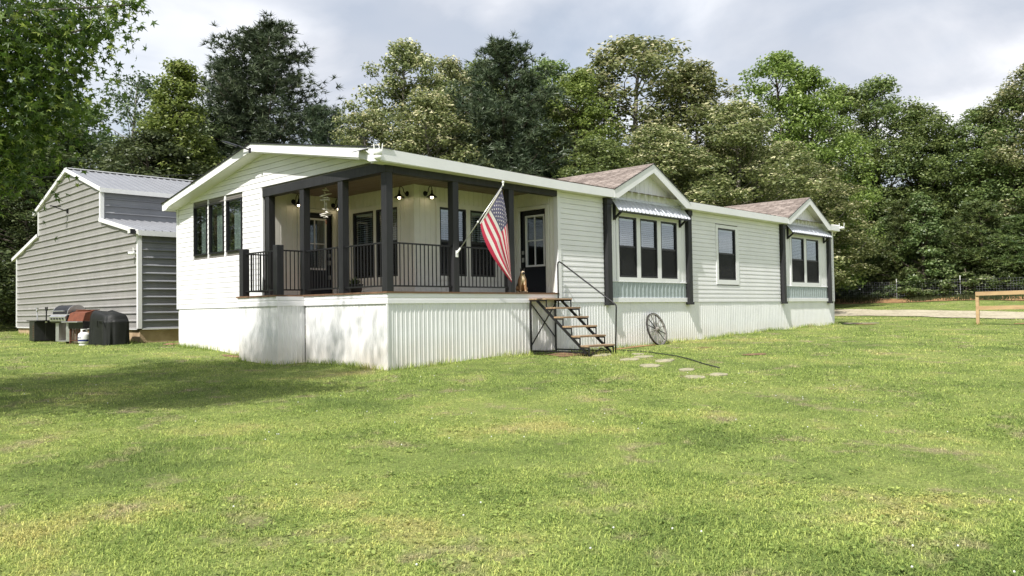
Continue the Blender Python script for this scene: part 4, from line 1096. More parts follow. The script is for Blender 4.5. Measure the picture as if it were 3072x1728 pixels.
def dog_statue():
    t = thing('dog_statue', 'sitting german shepherd dog statue on the deck beside the front door', 'statue', (3.98, 0.13, 0.236), R(238))
    # skeleton: local +X is forward
    J = {'hip': (-.10, 0, .10, .085), 'rump': (-.16, 0, .07, .07), 'mid': (-.05, 0, .19, .085), 'chest': (.02, 0, .28, .085), 'neck': (.035, 0, .37, .060), 'head': (.055, 0, .445, .055), 'brow': (.090, 0, .452, .046), 'muz': (.145, 0, .422, .030), 'nose': (.172, 0, .418, .020),
         'tail1': (-.24, .04, .03, .025), 'tail2': (-.24, .13, .022, .016)}
    for s, n in ((1, 'l'), (-1, 'r')):
        J.update({'sh'+n: (.045, s*.055, .26, .048), 'el'+n: (.055, s*.06, .15, .032), 'wr'+n: (.065, s*.06, .05, .024), 'pw'+n: (.10, s*.062, .018, .024),
                  'th'+n: (-.08, s*.075, .11, .060), 'kn'+n: (.015, s*.10, .10, .040), 'hk'+n: (-.06, s*.105, .03, .026), 'ft'+n: (.045, s*.108, .018, .022)})
    E = [('hip', 'rump'), ('hip', 'mid'), ('mid', 'chest'), ('chest', 'neck'), ('neck', 'head'), ('head', 'brow'), ('brow', 'muz'), ('muz', 'nose'), ('rump', 'tail1'), ('tail1', 'tail2')]
    for n in 'lr': E += [('chest', 'sh'+n), ('sh'+n, 'el'+n), ('el'+n, 'wr'+n), ('wr'+n, 'pw'+n), ('hip', 'th'+n), ('th'+n, 'kn'+n), ('kn'+n, 'hk'+n), ('hk'+n, 'ft'+n)]
    names = list(J); me = bpy.data.meshes.new('body')
    me.from_pydata([J[k][:3] for k in names], [(names.index(a), names.index(b)) for a, b in E], []); me.update()
    o = bpy.data.objects.new('body', me); COL.objects.link(o)
    o.modifiers.new('skin', 'SKIN'); sub = o.modifiers.new('sub', 'SUBSURF'); sub.levels = 2; sub.render_levels = 2
    for i, k in enumerate(names):
        sv = me.skin_vertices[0].data[i]; sv.radius = (J[k][3], J[k][3]); sv.use_root = (k == 'hip')
    dg = bpy.context.evaluated_depsgraph_get(); me2 = bpy.data.meshes.new_from_object(o.evaluated_get(dg))
    bpy.data.objects.remove(o); o = bpy.data.objects.new('body', me2); COL.objects.link(o); o.parent = t
    me2.materials.clear()
    for k in ('dog_tan', 'dog_black', 'dog_pale'): me2.materials.append(M[k])
    for p in me2.polygons:
        c = p.center; p.use_smooth = True
        back = c.x < -0.03+0.25*(c.z-.2) and c.z > .05 and abs(c.y) < .10
        p.material_index = 1 if (back and c.z > .12) or (c.x > .135 and c.z > .38) or (c.z > .488) else (2 if (c.z > .34 and c.x > .075) or (c.x > .06 and abs(c.y) < .04 and .18 < c.z < .33) or c.z < .04 else 0)
    for s in (-1, 1):
        MB().add([(.045, s*.015, .485), (.05, s*.058, .475), (.025, s*.045, .478), (.04, s*.050, .565)], [(0, 1, 3), (1, 2, 3), (2, 0, 3), (0, 2, 1)]).build('ear', 'dog_black', t)
        MB().lathe([(0, -.007), (.007, 0), (0, .007)], (.108, s*.022, .468), 8).build('eye', 'dog_black', t)
    t.scale = (1.02, 1.02, 1.02)
dog_statue()

t = thing('potted_plant', 'low dark planter with leafy plant on the deck behind the railing', 'plant', (0.48, 1.72, 0.236))
MB().lathe([(0, 0), (.13, 0), (.17, .17), (.18, .17), (.18, .20), (.15, .20), (.14, .16), (0, .16)], (0, 0, 0), 18).build('pot', 'pot_dark', t, smooth=False)
r_ = np.random.default_rng(5); F = []; va = []
for i in range(160):
    a = r_.uniform(0, 6.28); e_ = r_.uniform(.2, 1.4); ln = r_.uniform(.07, .15); d = np.array([math.cos(a)*math.cos(e_), math.sin(a)*math.cos(e_), math.sin(e_)]); s = np.cross(d, [0, 0, 1.01]); s = s/np.linalg.norm(s)*.02
    b = np.array([0, 0, .17])+d*r_.uniform(.0, .10); F.append([b, b+d*ln*.5+s, b+d*ln, b+d*ln*.5-s]); va.append(r_.random()*.9)
share('leaves', np_mesh('leaves', F, 4, 'leaf_dark', va), t)

# bits inside the gable windows
t = thing('flower_vase', 'pink flowers in a vase behind the middle gable window', 'flowers', (0.42, 7.52, 1.42))
MB().box(-.16, .16, -.4, .4, -.05, -.01).build('shelf', 'interior', t)
MB().lathe([(0, 0), (.05, .0), (.065, .12), (.04, .22), (.05, .26)], (0, 0, 0), 14).build('vase', 'pot_dark', t, smooth=True)
mb = MB()
for i in range(26):
    a = r_.uniform(0, 6.28); q_ = (r_.uniform(0, .11)*math.cos(a), r_.uniform(0, .11)*math.sin(a), .36+r_.uniform(-.06, .07)); mb.lathe([(0, -.025), (.025, -.01), (.028, .01), (0, .025)], q_, 6)
mb.build('blooms', 'blossom', t)
t = thing('table_lamp', 'small lit lamp glowing behind the middle gable window', 'lamp', (1.1, 8.62, 1.45))
MB().lathe([(0, 0), (.07, 0), (.02, .03), (.015, .40), (0, .40)], (0, 0, .25), 12).build('stand', 'pot_dark', t)
MB().lathe([(.05, .80), (.045, .92), (0, .92)], (0, 0, 0), 12).build('shade', 'bulb', t)
MB().box(-.2, .2, -.2, .2, -.5, .25).build('cabinet', 'interior', t)
t = thing('storage_box', 'tan box standing behind the right gable window', 'box', (0.38, 5.74, 1.40))
MB().box(-.12, .12, -.09, .09, 0, .14).build('carton', 'tan_box', t); MB().box(-.125, .125, -.095, .095, .14, .155).build('lid', 'tan_box', t)
MB().box(-.2, .2, -.3, .3, -.05, -.005).build('shelf', 'interior', t)

# ------------------------------------------------------------------ steps up to the porch
def steps():
    t = thing('porch_steps', 'black metal porch steps with weathered wood treads and one handrail', 'steps', (0, 0, 0))
    xa, xb = 4.08, 4.97; gz = -1.19
    tr = [(-.52, .095), (-.765, -.11), (-1.00, -.322), (-1.24, -.53), (-1.475, -.743), (-1.715, -.951)]     # front edges
    for (y0, y1) in ((-.005, -.17), (-.177, -.345), (-.352, -.52)): box('landing_board', 'tread_wood', t, xa-.03, xb+.03, y1, y0, .06, .095, .004)
    for (yf, z) in tr[1:]:
        box('tread', 'tread_wood', t, xa-.01, xb+.03, yf, yf+.265, z-.038, z, .004)
    for x in (xa+.01, xb-.01):
        MB().bar((x, -.23, .04), (x, -1.64, gz+.06), .04, .05).build('stringer', 'black_metal', t)
        for i in range(1, len(tr)):
            yf, z = tr[i]; yp, zp = tr[i-1]
            MB().bar((x, yf+.01, z-.055), (x, yf+.27, z-.055), .03).build('tread_bracket', 'black_metal', t)
            MB().bar((x, yp+.015, zp-.05), (x, yp+.015, z-.04), .022).build('riser_strut', 'black_metal', t)
        MB().bar((x, tr[-1][0]+.015, tr[-1][1]-.05), (x, tr[-1][0]+.015, gz+.0), .028).build('foot_strut', 'black_metal', t)
        MB().bar((x, -.03, .055), (x, -.03, gz-.03), .032).build('leg', 'black_metal', t)
        MB().bar((x, -.03, gz+.09), (x, -1.55, gz+.09), .03).build('base_bar', 'black_metal', t)
        MB().bar((x, -.0, .045), (x, -.52, .045), .03).build('landing_bar', 'black_metal', t)
    MB().bar((xa, -.03, .0), (xb, -.03, gz+.35), .022).build('brace', 'black_metal', t)
    MB().bar((xa, -.055, gz+.22), (xb, -.055, .02), .022).build('brace', 'black_metal', t)
    MB().bar((xa, -.03, gz+.06), (xb, -.03, gz+.06), .025).build('base_bar', 'black_metal', t)
    MB().bar((xa+.02, -1.70, gz+.02), ((xa+xb)/2, -1.70, -1.02), .02).build('brace', 'black_metal', t)
    MB().bar((xb-.02, -1.70, gz+.02), ((xa+xb)/2, -1.70, -1.02), .02).build('brace', 'black_metal', t)
    x = xb+.02
    MB().tube([(x, -.10, -.10), (x, -.10, .90), (x, -.115, .955), (x, -.15, .965), (x, -.20, .945), (x, -1.74, -.055), (x, -1.775, -.095), (x, -1.78, -.14), (x, -1.74, gz-.03)], .017, 8).build('handrail', 'black_metal', t, smooth=True)
steps()

# wagon wheel leaning on the skirting
def wheel():
    gx, gy = 9.02, -.30; Rw = .455; gz = g1(gx, gy)
    t = thing('wagon_wheel', 'weathered wooden wagon wheel leaning on the white skirting', 'wheel', (gx, gy, gz-.015))
    t.rotation_euler = (R(-16), 0, R(2))
    c = (0, 0, Rw)
    def ring(r0, r1, w, m, name):
        MB().lathe([(r0, -w), (r1, -w), (r1, w), (r0, w), (r0, -w)], c, 48, 1).build(name, m, t)
    ring(Rw-.045, Rw-.010, .022, 'wheel_wood', 'rim'); ring(Rw-.010, Rw, .026, 'wheel_iron', 'tyre')
    MB().lathe([(0, -.10), (.035, -.10), (.045, -.06), (.065, -.04), (.065, .04), (.045, .06), (.035, .09), (0, .09)], c, 16, 1).build('hub', 'wheel_wood', t)
    for k in range(12):
        a = 2*math.pi*k/12+.2; d = Vector((math.cos(a), 0, math.sin(a))); cc = Vector(c)
        MB().tube([cc+d*.05, cc+d*.22, cc+d*(Rw-.04)], [.017, .013, .014], 6).build('spoke', 'wheel_iron' if k in (2, 4, 5, 10, 11) else 'wheel_wood', t)
wheel()

# stepping stones and hose
STONES = [(4.45, -1.75, .62, .34, 'flat tan stone pad at the foot of the porch steps'), (5.15, -2.25, .40, .26, 'pale stepping stone nearest the foot of the handrail'), (3.95, -2.85, .55, .34, 'pale stepping stone just left of the path centre'),
 (4.60, -2.75, .60, .34, 'long pale stepping stone in the middle of the path'), (3.35, -3.75, .52, .36, 'pale stepping stone on the lawn side of the path'), (4.15, -3.55, .55, .32, 'pale stepping stone close beside the black hose'),
 (3.35, -4.55, .42, .26, 'small stepping stone half sunk in grass past the hose'), (2.45, -5.25, .42, .30, 'farthest stepping stone out on the lawn'), (3.05, -5.35, .46, .30, 'stepping stone beside the farthest one on the lawn')]
for (x, y, a, b, lab) in STONES:
    n = 11; mb = MB(); vs = []; rr = random.Random(int(x*100)); z = g1(x, y)
    prof = [(1 + rr.uniform(-.16, .16)) for _ in range(n)]
    for lv, sc in ((-.06, 1.0), (.016, 1.0), (.026, .9)):
        for k in range(n):
            an = 2*math.pi*k/n; px_, py_ = math.cos(an)*a*.42*prof[k]*sc, math.sin(an)*b*.5*prof[k]*sc
            vs.append((x+px_, y+py_, g1(x+px_, y+py_)+lv+rr.uniform(-.004, .004)))
    fs = [(k, (k+1) % n, n+(k+1) % n, n+k) for k in range(n)]+[(n+k, n+(k+1) % n, 2*n+(k+1) % n, 2*n+k) for k in range(n)]+[tuple(2*n+k for k in range(n))]
    tag(mb.add(vs, fs).build('stepping_stone', 'stone', None), lab, 'stone', 'stepping stones by the porch steps')
hp = [(6.15, -.95), (6.0, -1.5), (5.81, -2.1), (5.45, -2.75), (5.02, -3.35), (4.6, -3.85), (4.2, -4.4), (3.9, -4.9)]
tag(MB().tube([(x, y, g1(x, y)+.020) for x, y in hp], .011, 7).build('garden_hose', 'hose', None, smooth=True), 'thin black hose lying in the grass by the stepping stones', 'hose')
# bare soil patches
def patch(name, cx, cy, a, b, m, seed, lift=.012, rot=0.0):
    rr = random.Random(seed); ks = [rr.uniform(.65, 1.15) for _ in range(14)]
    def fn(u, v):
        k = u/(2*math.pi)*14; i = int(k) % 14; f = k-int(k); rad = ks[i]*(1-f)+ks[(i+1) % 14]*f
        x_, y_ = math.cos(u)*a*rad*v, math.sin(u)*b*rad*v
        return (cx+x_*math.cos(rot)-y_*math.sin(rot), cy+x_*math.sin(rot)+y_*math.cos(rot))
    return tag(draped(name, fn, np.linspace(0, 2*math.pi, 43), np.linspace(0.001, 1, 5), m, lift), kind='structure')
PATCH = [(4.5, -.95, .85, .75, 'soil'), (7.7, -.25, 1.5, .14, 'clay'), (8.6, -1.9, .35, .14, 'soil'), (-.25, 5.5, .18, .55, 'soil'), (22.3, -.9, .8, .35, 'clay'), (26.2, -5.4, .45, .3, 'clay'), (6.9, -4.1, .40, .20, 'soil'), (27.6, -6.6, .5, .25, 'clay'), (.9, 9.9, 1.1, .5, 'mulch')]
for i, (x, y, a, b, m_) in enumerate(PATCH): patch('bare_earth', x, y, a, b, m_, 50+i)

# ------------------------------------------------------------------ cookout gear by the barn
def pit():
    x, y = -1.15, 16.15; z = g1(x, y)
    t = thing('spit_roaster', 'black fire box with two forked spit posts beside the barn', 'spit roaster', (x, y, z), R(-8))
    mb = MB(); w, d, hh = .50, .38, .62
    for (a, b, c, e_) in ((-d, d, -w, -w+.012), (-d, d, w-.012, w), (-d, -d+.012, -w+.012, w-.012), (d-.012, d, -w+.012, w-.012)): mb.box(a, b, c, e_, .0, hh)
    mb.box(-d, d, -w, w, .0, .02); mb.build('box', 'grill_dark', t)
    box('lid_rail', 'black_metal', t, -d-.02, d+.02, -w-.55, w+.45, hh, hh+.03)
    for k in range(6): box('vent', 'rust', t, -d-.006, -d-.001, -w+.12, -w+.26, .10+k*.07, .135+k*.07)
    for (s, mt, lean) in ((1, 'aluminium', .20), (-1, 'black_metal', -.10)):
        b_ = Vector((-.1, s*(w+.18), 0)); tp = Vector((-.1, s*(w+.18)+lean+s*.05, .93))
        p_ = empty('spit_post', parent=t)
        MB().tube([b_, tp], .019, 7).build('shaft', mt, p_)
        MB().tube([tp+Vector((0, .15, .13)), tp+Vector((0, .13, .045)), tp, tp+Vector((0, -.13, .045)), tp+Vector((0, -.15, .13))], .02, 6).build('fork', mt, p_)
        MB().lathe([(.03, 0), (.03, .05)], (-.1, b_.y+(tp.y-b_.y)*.62, .57), 8).build('collar', 'tank_white', p_)
pit()
def gas_grill():
    x, y = -1.15, 14.0; z = g1(x, y)
    t = thing('gas_grill', 'stainless gas grill with raised dark lid beside the barn', 'grill', (x, y, z), R(14))
    # local -X faces the lawn; width along Y
    for (a, b) in ((-.36, -.20), (.16, .32)): box('cabinet', 'stainless', t, -.22, .22, a, b, .06, .66, .006)
    box('bottom_shelf', 'stainless', t, -.22, .22, -.20, .16, .06, .09)
    MB().prism([(-.34, .66), (-.30, .62), (.24, .62), (.26, .86), (-.26, .86)], 1, -.40, .40).build('firebox', 'grill_dark', t)
    cp = MB().prism([(-.345, .67), (-.37, .80), (-.30, .86), (-.27, .66)], 1, -.40, .40).build('control_panel', 'stainless', t)
    for k in range(5): MB().lathe([(.026, -.385), (.028, -.355)], (0, -.28+k*.14, .745), 10, 0).build('knob', 'black_metal', cp)
    lid = MB(); pr = []
    for k in range(9):
        a = math.pi*k/8; pr.append((.02-.30*math.cos(a), .88+.27*math.sin(a)))
    lid.prism(pr, 1, -.36, .36); lid.build('lid', 'grill_dark', t)
    MB().prism([(p[0]*1.02, p[1]+.008) for p in pr], 1, -.385, -.36).build('lid_end', 'stainless', t); MB().prism([(p[0]*1.02, p[1]+.008) for p in pr], 1, .36, .385).build('lid_end', 'stainless', t)
    MB().tube([(-.33, -.3, .97), (-.36, -.3, .97), (-.36, .3, .97), (-.33, .3, .97)], .014, 7).build('lid_handle', 'stainless', t)
    box('side_shelf', 'grill_dark', t, -.25, .22, -.78, -.40, .82, .86, .008)
    box('side_shelf', 'grill_dark', t, -.25, .22, .40, .60, .82, .86, .008)
    for s in (-.3, .26): MB().lathe([(.03, -.02), (.07, -.02), (.07, .02), (.03, .02)], (.12, s, .07), 14, 1).build('wheel', 'black_metal', t)
    MB().tube([(-.2, -.5, .82), (-.2, -.42, .05)], .012, 6).build('leg', 'black_metal', t)
gas_grill()
def brown_smoker():
    x, y = -1.0, 13.1; z = g1(x, y)
    t = thing('smoker_grill', 'rusty grill with a brown angled hood behind the propane tank', 'grill', (x, y, z), R(10))
    MB().prism([(-.30, .66), (-.22, .90), (.05, .98), (.26, .92), (.30, .66)], 1, -.42, .42).build('hood', 'brown_paint', t)
    box('hood_cap', 'brown_paint', t, -.06, .28, -.30, .40, .972, .995)
    box('firebox', 'grill_dark', t, -.28, .28, -.40, .40, .44, .655)
    box('front_shelf', 'stainless', t, -.46, -.281, -.40, .46, .62, .655, .006)
    for (a, b) in ((-.24, -.36), (.22, -.36), (-.24, .36), (.22, .36)): MB().bar((a, b, 0), (a, b, .44), .045).build('leg', 'rust', t)
    for k in range(5): MB().bar((-.25, -.30+k*.15, .08), (-.25, -.30+k*.15, .44), .016).build('grate_bar', 'rust', t)
    box('lower_shelf', 'rust', t, -.25, .23, -.37, .37, .08, .10)
brown_smoker()
x, y = -1.05, 13.42; z = g1(x, y)
t = thing('cinder_block', 'pale stacked blocks under the gas grill side shelf', 'blocks', (x, y+.35, z))
for k in range(2): box('block', 'pale_block', t, -.10, .10, -.14, .14, .01+k*.21, .20+k*.21, .008)
def tank():
    x, y = -1.30, 12.30; z = g1(x, y)
    t = thing('propane_tank', 'white propane tank with blue label in front of the covered grill', 'gas tank', (x, y, z))
    MB().lathe([(.12, 0), (.13, .0), (.13, .035), (.115, .035)], (0, 0, 0), 22).build('foot_ring', 'tank_white', t)
    MB().lathe([(0, .03), (.10, .035), (.148, .07), (.155, .11), (.155, .28), (.145, .325), (.10, .365), (.04, .38), (0, .382)], (0, 0, 0), 26).build('body', 'tank_white', t, smooth=True)
    MB().lathe([(.1565, .115), (.1572, .12), (.1572, .16), (.1565, .165)], (0, 0, 0), 26).build('label_band', 'tank_blue', t)
    for k in range(14):     # lettering blurs to short blue and white strokes at this size
        a = math.pi+ (k-6.5)*.105; hh = .028 if k % 3 else .045
        p = Vector((math.cos(a)*.1575, math.sin(a)*.1575, .215)); MB().bar(p-Vector((0, 0, hh/2)), p+Vector((0, 0, hh/2)), .009, .004).build('label_stroke', 'tank_blue', t)
    for s in (-1, 1): MB().prism([(math.cos(a)*.085*s, math.sin(a)*.085) for a in (-.7, -.35, 0, .35, .7)]+[(math.cos(a)*.077*s, math.sin(a)*.077) for a in (.7, .35, 0, -.35, -.7)], 2, .36, .455).build('collar', 'tank_white', t)
    MB().lathe([(.082, .44), (.090, .44), (.090, .46), (.082, .46)], (0, 0, 0), 20).build('handle_ring', 'tank_white', t)
    MB().lathe([(.018, .37), (.018, .42), (.028, .425), (.028, .44), (0, .44)], (0, 0, 0), 10).build('valve', 'black_metal', t)
tank()
def covered():
    x, y = -.95, 11.35; z = g1(x, y)
    t = thing('covered_grill', 'grill under a creased black cover at the barn corner', 'grill', (x, y, z), R(3))
    bm = bmesh.new(); bmesh.ops.create_grid(bm, x_segments=2, y_segments=2, size=1); bm.free()
    r = random.Random(4); nu, nv = 72, 22; vs = []; fs = []
    for j in range(nv+1):
        v = j/nv; zz = .90*v if v < .8 else .72+.18*math.sin((v-.8)/.2*math.pi/2)
        for i in range(nu):
            a = 2*math.pi*i/nu; c, s = math.cos(a), math.sin(a)
            ex = .34*(abs(c)**.45)*(1 if c > 0 else -1); ey = .64*(abs(s)**.45)*(1 if s > 0 else -1)
            sh = 1.0 if v < .72 else max(0.0, 1-((v-.72)/.28)**2.2*(.30 if v < .999 else .30))
            fold = (.030*math.sin(a*11+v*1.5)+.020*math.sin(a*17-v*3)+.03*math.sin(a*5+2))*(1-v)**.8
            dz = .025*math.sin(a*3)*(v > .7) - .05*(ey/.64)*(v > .75)*(-1)
            vs.append((ex*sh*(1+fold*2.2), ey*sh*(1+fold*1.1), zz+dz+.005))
    for j in range(nv):
        for i in range(nu): fs.append((j*nu+i, j*nu+(i+1) % nu, (j+1)*nu+(i+1) % nu, (j+1)*nu+i))
    fs.append(tuple(nv*nu+i for i in range(nu)))
    MB().add(vs, fs).build('cover', 'cover_cloth', t, smooth=True)
    MB().tube([(-.355, -.50, .50), (-.385, -.46, .66), (-.375, -.10, .68), (-.36, -.05, .50)], .012, 6).build('piping', 'cover_cloth', t)
covered()
t = thing('trailer_frame', 'dark metal trailer frame lying at the left of the barn', 'trailer', (-1.0, 25.2, g1(-1, 25.2)))
MB().bar((-2.5, 1.2, .10), (.9, .2, .12), .10).build('tongue', 'grill_dark', t); MB().bar((-2.6, 3.2, .55), (.2, .3, .14), .07).build('strut', 'grill_dark', t); MB().bar((-.9, -.3, .16), (.8, .9, .16), .08).build('cross_bar', 'grill_dark', t)
t = thing('plank', 'dark old board lying by the far right corner of the house', 'board', (22.0, -.75, g1(22.0, -.75)), R(-32))
MB().bar((-.55, 0, .05), (.85, .0, .035), .20, .03).build('board', 'plank_grey', t); MB().bar((-.7, .02, .02), (.2, .05, .02), .05).build('batten', 'hose', t)
tag(MB().tube([(-8+i*2.2, 37.8-i*2.42+0.0, 6.25-.25*math.sin(math.pi*i/13)) for i in range(9)], .012, 5).build('utility_cable', 'hose', None), 'thin overhead cable strung above the barn roof', 'cable')

# ------------------------------------------------------------------ fences
def wood_fence():
    t = thing('rail_fence', 'new wooden two rail fence with capped post at the right', 'fence', (0, 0, 0))
    P0 = Vector((25.12, -4.10, 0)); dv = Vector((-.30, -1.65, 0)).normalized(); zt = .27
    for k in range(3):
        p = P0+dv*(2.44*k); p_ = empty('post', parent=t); zb = g1(p.x, p.y)
        box('shaft', 'fence_wood', p_, p.x-.055, p.x+.055, p.y-.055, p.y+.055, zb-.1, zt+.0+k*.02, .006)
        box('cap', 'black_metal', p_, p.x-.062, p.x+.062, p.y-.062, p.y+.062, zt+k*.02, zt+k*.02+.035, .006)
    sd = Vector((-dv.y, dv.x, 0)); sd = sd if sd.x < 0 else -sd
    for (z, kk) in ((.205, 0), (-.34, 0)):
        for k in range(2):
            a = P0+dv*(2.44*k-.02)+sd*.075; b = P0+dv*(2.44*(k+1)-.03)+sd*.075
            if z < 0: a = a-sd*.075+dv*.06; b = b-sd*.075-dv*.06
            MB().bar(a+Vector((0, 0, z+.02*k)), b+Vector((0, 0, z+.02*(k+1))), .04, .145).build('rail', 'fence_wood', t)
wood_fence()
def wire_fence():
    t = thing('wire_fence', 'woven wire field fence on metal posts along the wood edge', 'fence', (0, 0, 0))
    pts = [(47.2, 22.0), (47.9, 16.3), (48.4, 10.57), (48.75, 6.5), (49.04, 2.63), (49.4, -1.3), (49.8, -5.2), (50.2, -9.2)]
    nodes = [Vector((x, y, max(g1(x, y), 0.05))) for x, y in pts]
    for i, p in enumerate(nodes):
        q = empty('post', parent=t)
        MB().bar(p-Vector((0, 0, .3)), p+Vector((0, 0, 1.12)), .035, .03).build('shaft', 'barn_side', q); MB().bar(p+Vector((0, 0, 1.12)), p+Vector((0, 0, 1.40)), .040, .035).build('white_tip', 'white_plastic', q)
    for k, h_ in enumerate((.05, .2, .35, .5, .65, .8, .98, 1.15)):
        MB().tube([p+Vector((0, 0, h_)) for p in nodes], .004, 4).build('line_wire', 'barn_side', t)
    mb = MB()
    for i in range(len(nodes)-1):
        n = round((nodes[i+1]-nodes[i]).length/.16)
        for k in range(n):
            p = nodes[i].lerp(nodes[i+1], k/n); mb.bar(p+Vector((0, 0, .05)), p+Vector((0, 0, 1.15)), .005)
    tag(mb.build('stay_wires', 'barn_side', t), kind='stuff')
wire_fence()

# ------------------------------------------------------------------ vegetation
NR = np.random.default_rng
def unit(v): return v/np.maximum(np.linalg.norm(v, axis=-1, keepdims=True), 1e-9)
def leaf_quads(C, ln, wd, r, up_bias=0.35, out=None, droop=0.25):
    """Folded diamond leaves at points C."""
    n = len(C); nrm = r.normal(size=(n, 3)); nrm[:, 2] = np.abs(nrm[:, 2])+up_bias
    if out is not None: nrm = nrm+out*0.7
    nrm = unit(nrm); d = r.normal(size=(n, 3)); d[:, 2] -= droop; d = unit(d-nrm*(d*nrm).sum(-1, keepdims=True)); s = np.cross(nrm, d)
    L_ = (ln*r.uniform(.7, 1.3, (n, 1))); Wd = (wd*r.uniform(.7, 1.3, (n, 1)))
    a = C-d*L_*.5; b = C+s*Wd*.5+nrm*Wd*.12; c = C+d*L_*.5-nrm*L_*.12; e = C-s*Wd*.5+nrm*Wd*.12
    return np.stack([a, b, c, e], 1)

def limb_mesh(mb, p, q, r0, r1, rr, seg=6, bend=.12, n=4):
    p, q = Vector(p), Vector(q); ln = (q-p).length; pts = []; rs = []
    k1, k2 = rr.uniform(-bend, bend)*ln, rr.uniform(-bend, bend)*ln
    for i in range(n+1):
        t = i/n; o = math.sin(t*math.pi); pts.append(p.lerp(q, t)+Vector((k1*o, k2*o, 0))); rs.append(r0+(r1-r0)*t)
    mb.tube(pts, rs, seg)

def deciduous(seed, H=15.0, Wd=6.0, base=.16, n_cl=150, per=170, leaf=.26, m='leaf_green', tip=0.0, shape='round', spread=1.0, barkm='bark', clump=.85):
    """Tree of trunk, limbs and leaf clumps. Returns (trunk mesh, crown mesh)."""
    r = NR(seed); rr = random.Random(seed); mb = MB(); Rm = Wd/2
    def env(t):                 # crown radius share by height share 0..1
        if shape == 'cone': return (1-t)**.75*(.55+.45*min(1, t*6))+.06
        if shape == 'tall': return math.sin(math.pi*min(1, (t*.80+.20)))**.6*.98+.04
        return (math.sin(math.pi*min(1, (t*.86+.12)))**.7)
    zb = H*base
    pts = [Vector((0, 0, -.4))]; k = 7
    for i in range(1, k+1):
        t = i/k; pts.append(Vector((rr.uniform(-.12, .12)*t*Rm*.6, rr.uniform(-.12, .12)*t*Rm*.6, H*.93*t)))
    mb.tube(pts, [H*.0115*(1-.93*(i/k))+.02 for i in range(k+1)], 8)
    def trunk_at(z):
        t = max(0, min(.999, z/(H*.93)))*k; i = int(t); return pts[i].lerp(pts[i+1], t-i)
    C = []; S = []
    lobes = [(rr.uniform(0, 6.28), rr.uniform(.15, .95), rr.uniform(.75, 1.18)) for _ in range(9)]
    for i in range(n_cl):
        t = (i+rr.random())/n_cl; t = t**.85; a = rr.uniform(0, 6.28)
        e = env(t)*Rm
        for la, lt, ls in lobes:
            da = abs((a-la+math.pi) % (2*math.pi)-math.pi)
            if da < .7 and abs(t-lt) < .18: e *= ls
        rad = e*(rr.random()**.38)*spread
        tk = trunk_at(zb+(H-zb)*t*.8)*.6; c = Vector((math.cos(a)*rad+tk.x, math.sin(a)*rad+tk.y, zb+(H-.5-zb)*t)); C.append(c); S.append(clump*rr.uniform(.6, 1.25)*(1-.35*t))
    for i in range(0, n_cl, 3):
        c = C[i]; zr = max(zb*.6, c.z-rr.uniform(.5, 1.0)*math.hypot(c.x, c.y)-.3); limb_mesh(mb, trunk_at(zr), c, max(.02, .07*(1-c.z/H)+.02), .008, rr, 5, .10, 3)
    P = []; O = []; V = []
    for c, s in zip(C, S):
        n = int(per*(s/clump)**1.6*rr.uniform(.7, 1.2)); d = unit(r.normal(size=(n, 3))); q = d*(r.random((n, 1))**.45)*s*np.array([1.15, 1.15, .78])
        P.append(np.array(c)+q); O.append(d)
        vv = r.random(n)*.8
        if tip > 0:
            hi = (d[:, 2]+r.normal(size=n)*.25 > .45)&(np.linalg.norm(q, axis=1) > .55*s)&(r.random(n) < tip*2.2); vv[hi] = r.uniform(.88, 1.0, hi.sum())
        V.append(np.clip(vv+rr.uniform(-.14, .14), 0, 1))
    P = np.concatenate(P); O = np.concatenate(O); V = np.concatenate(V)
    Q = leaf_quads(P, leaf, leaf*.55, r, .3, O)
    tm = mb.build('trunk_src', barkm, None, smooth=True); tme = tm.data; bpy.data.objects.remove(tm)
    return tme, np_mesh('crown', Q, 4, m, V)

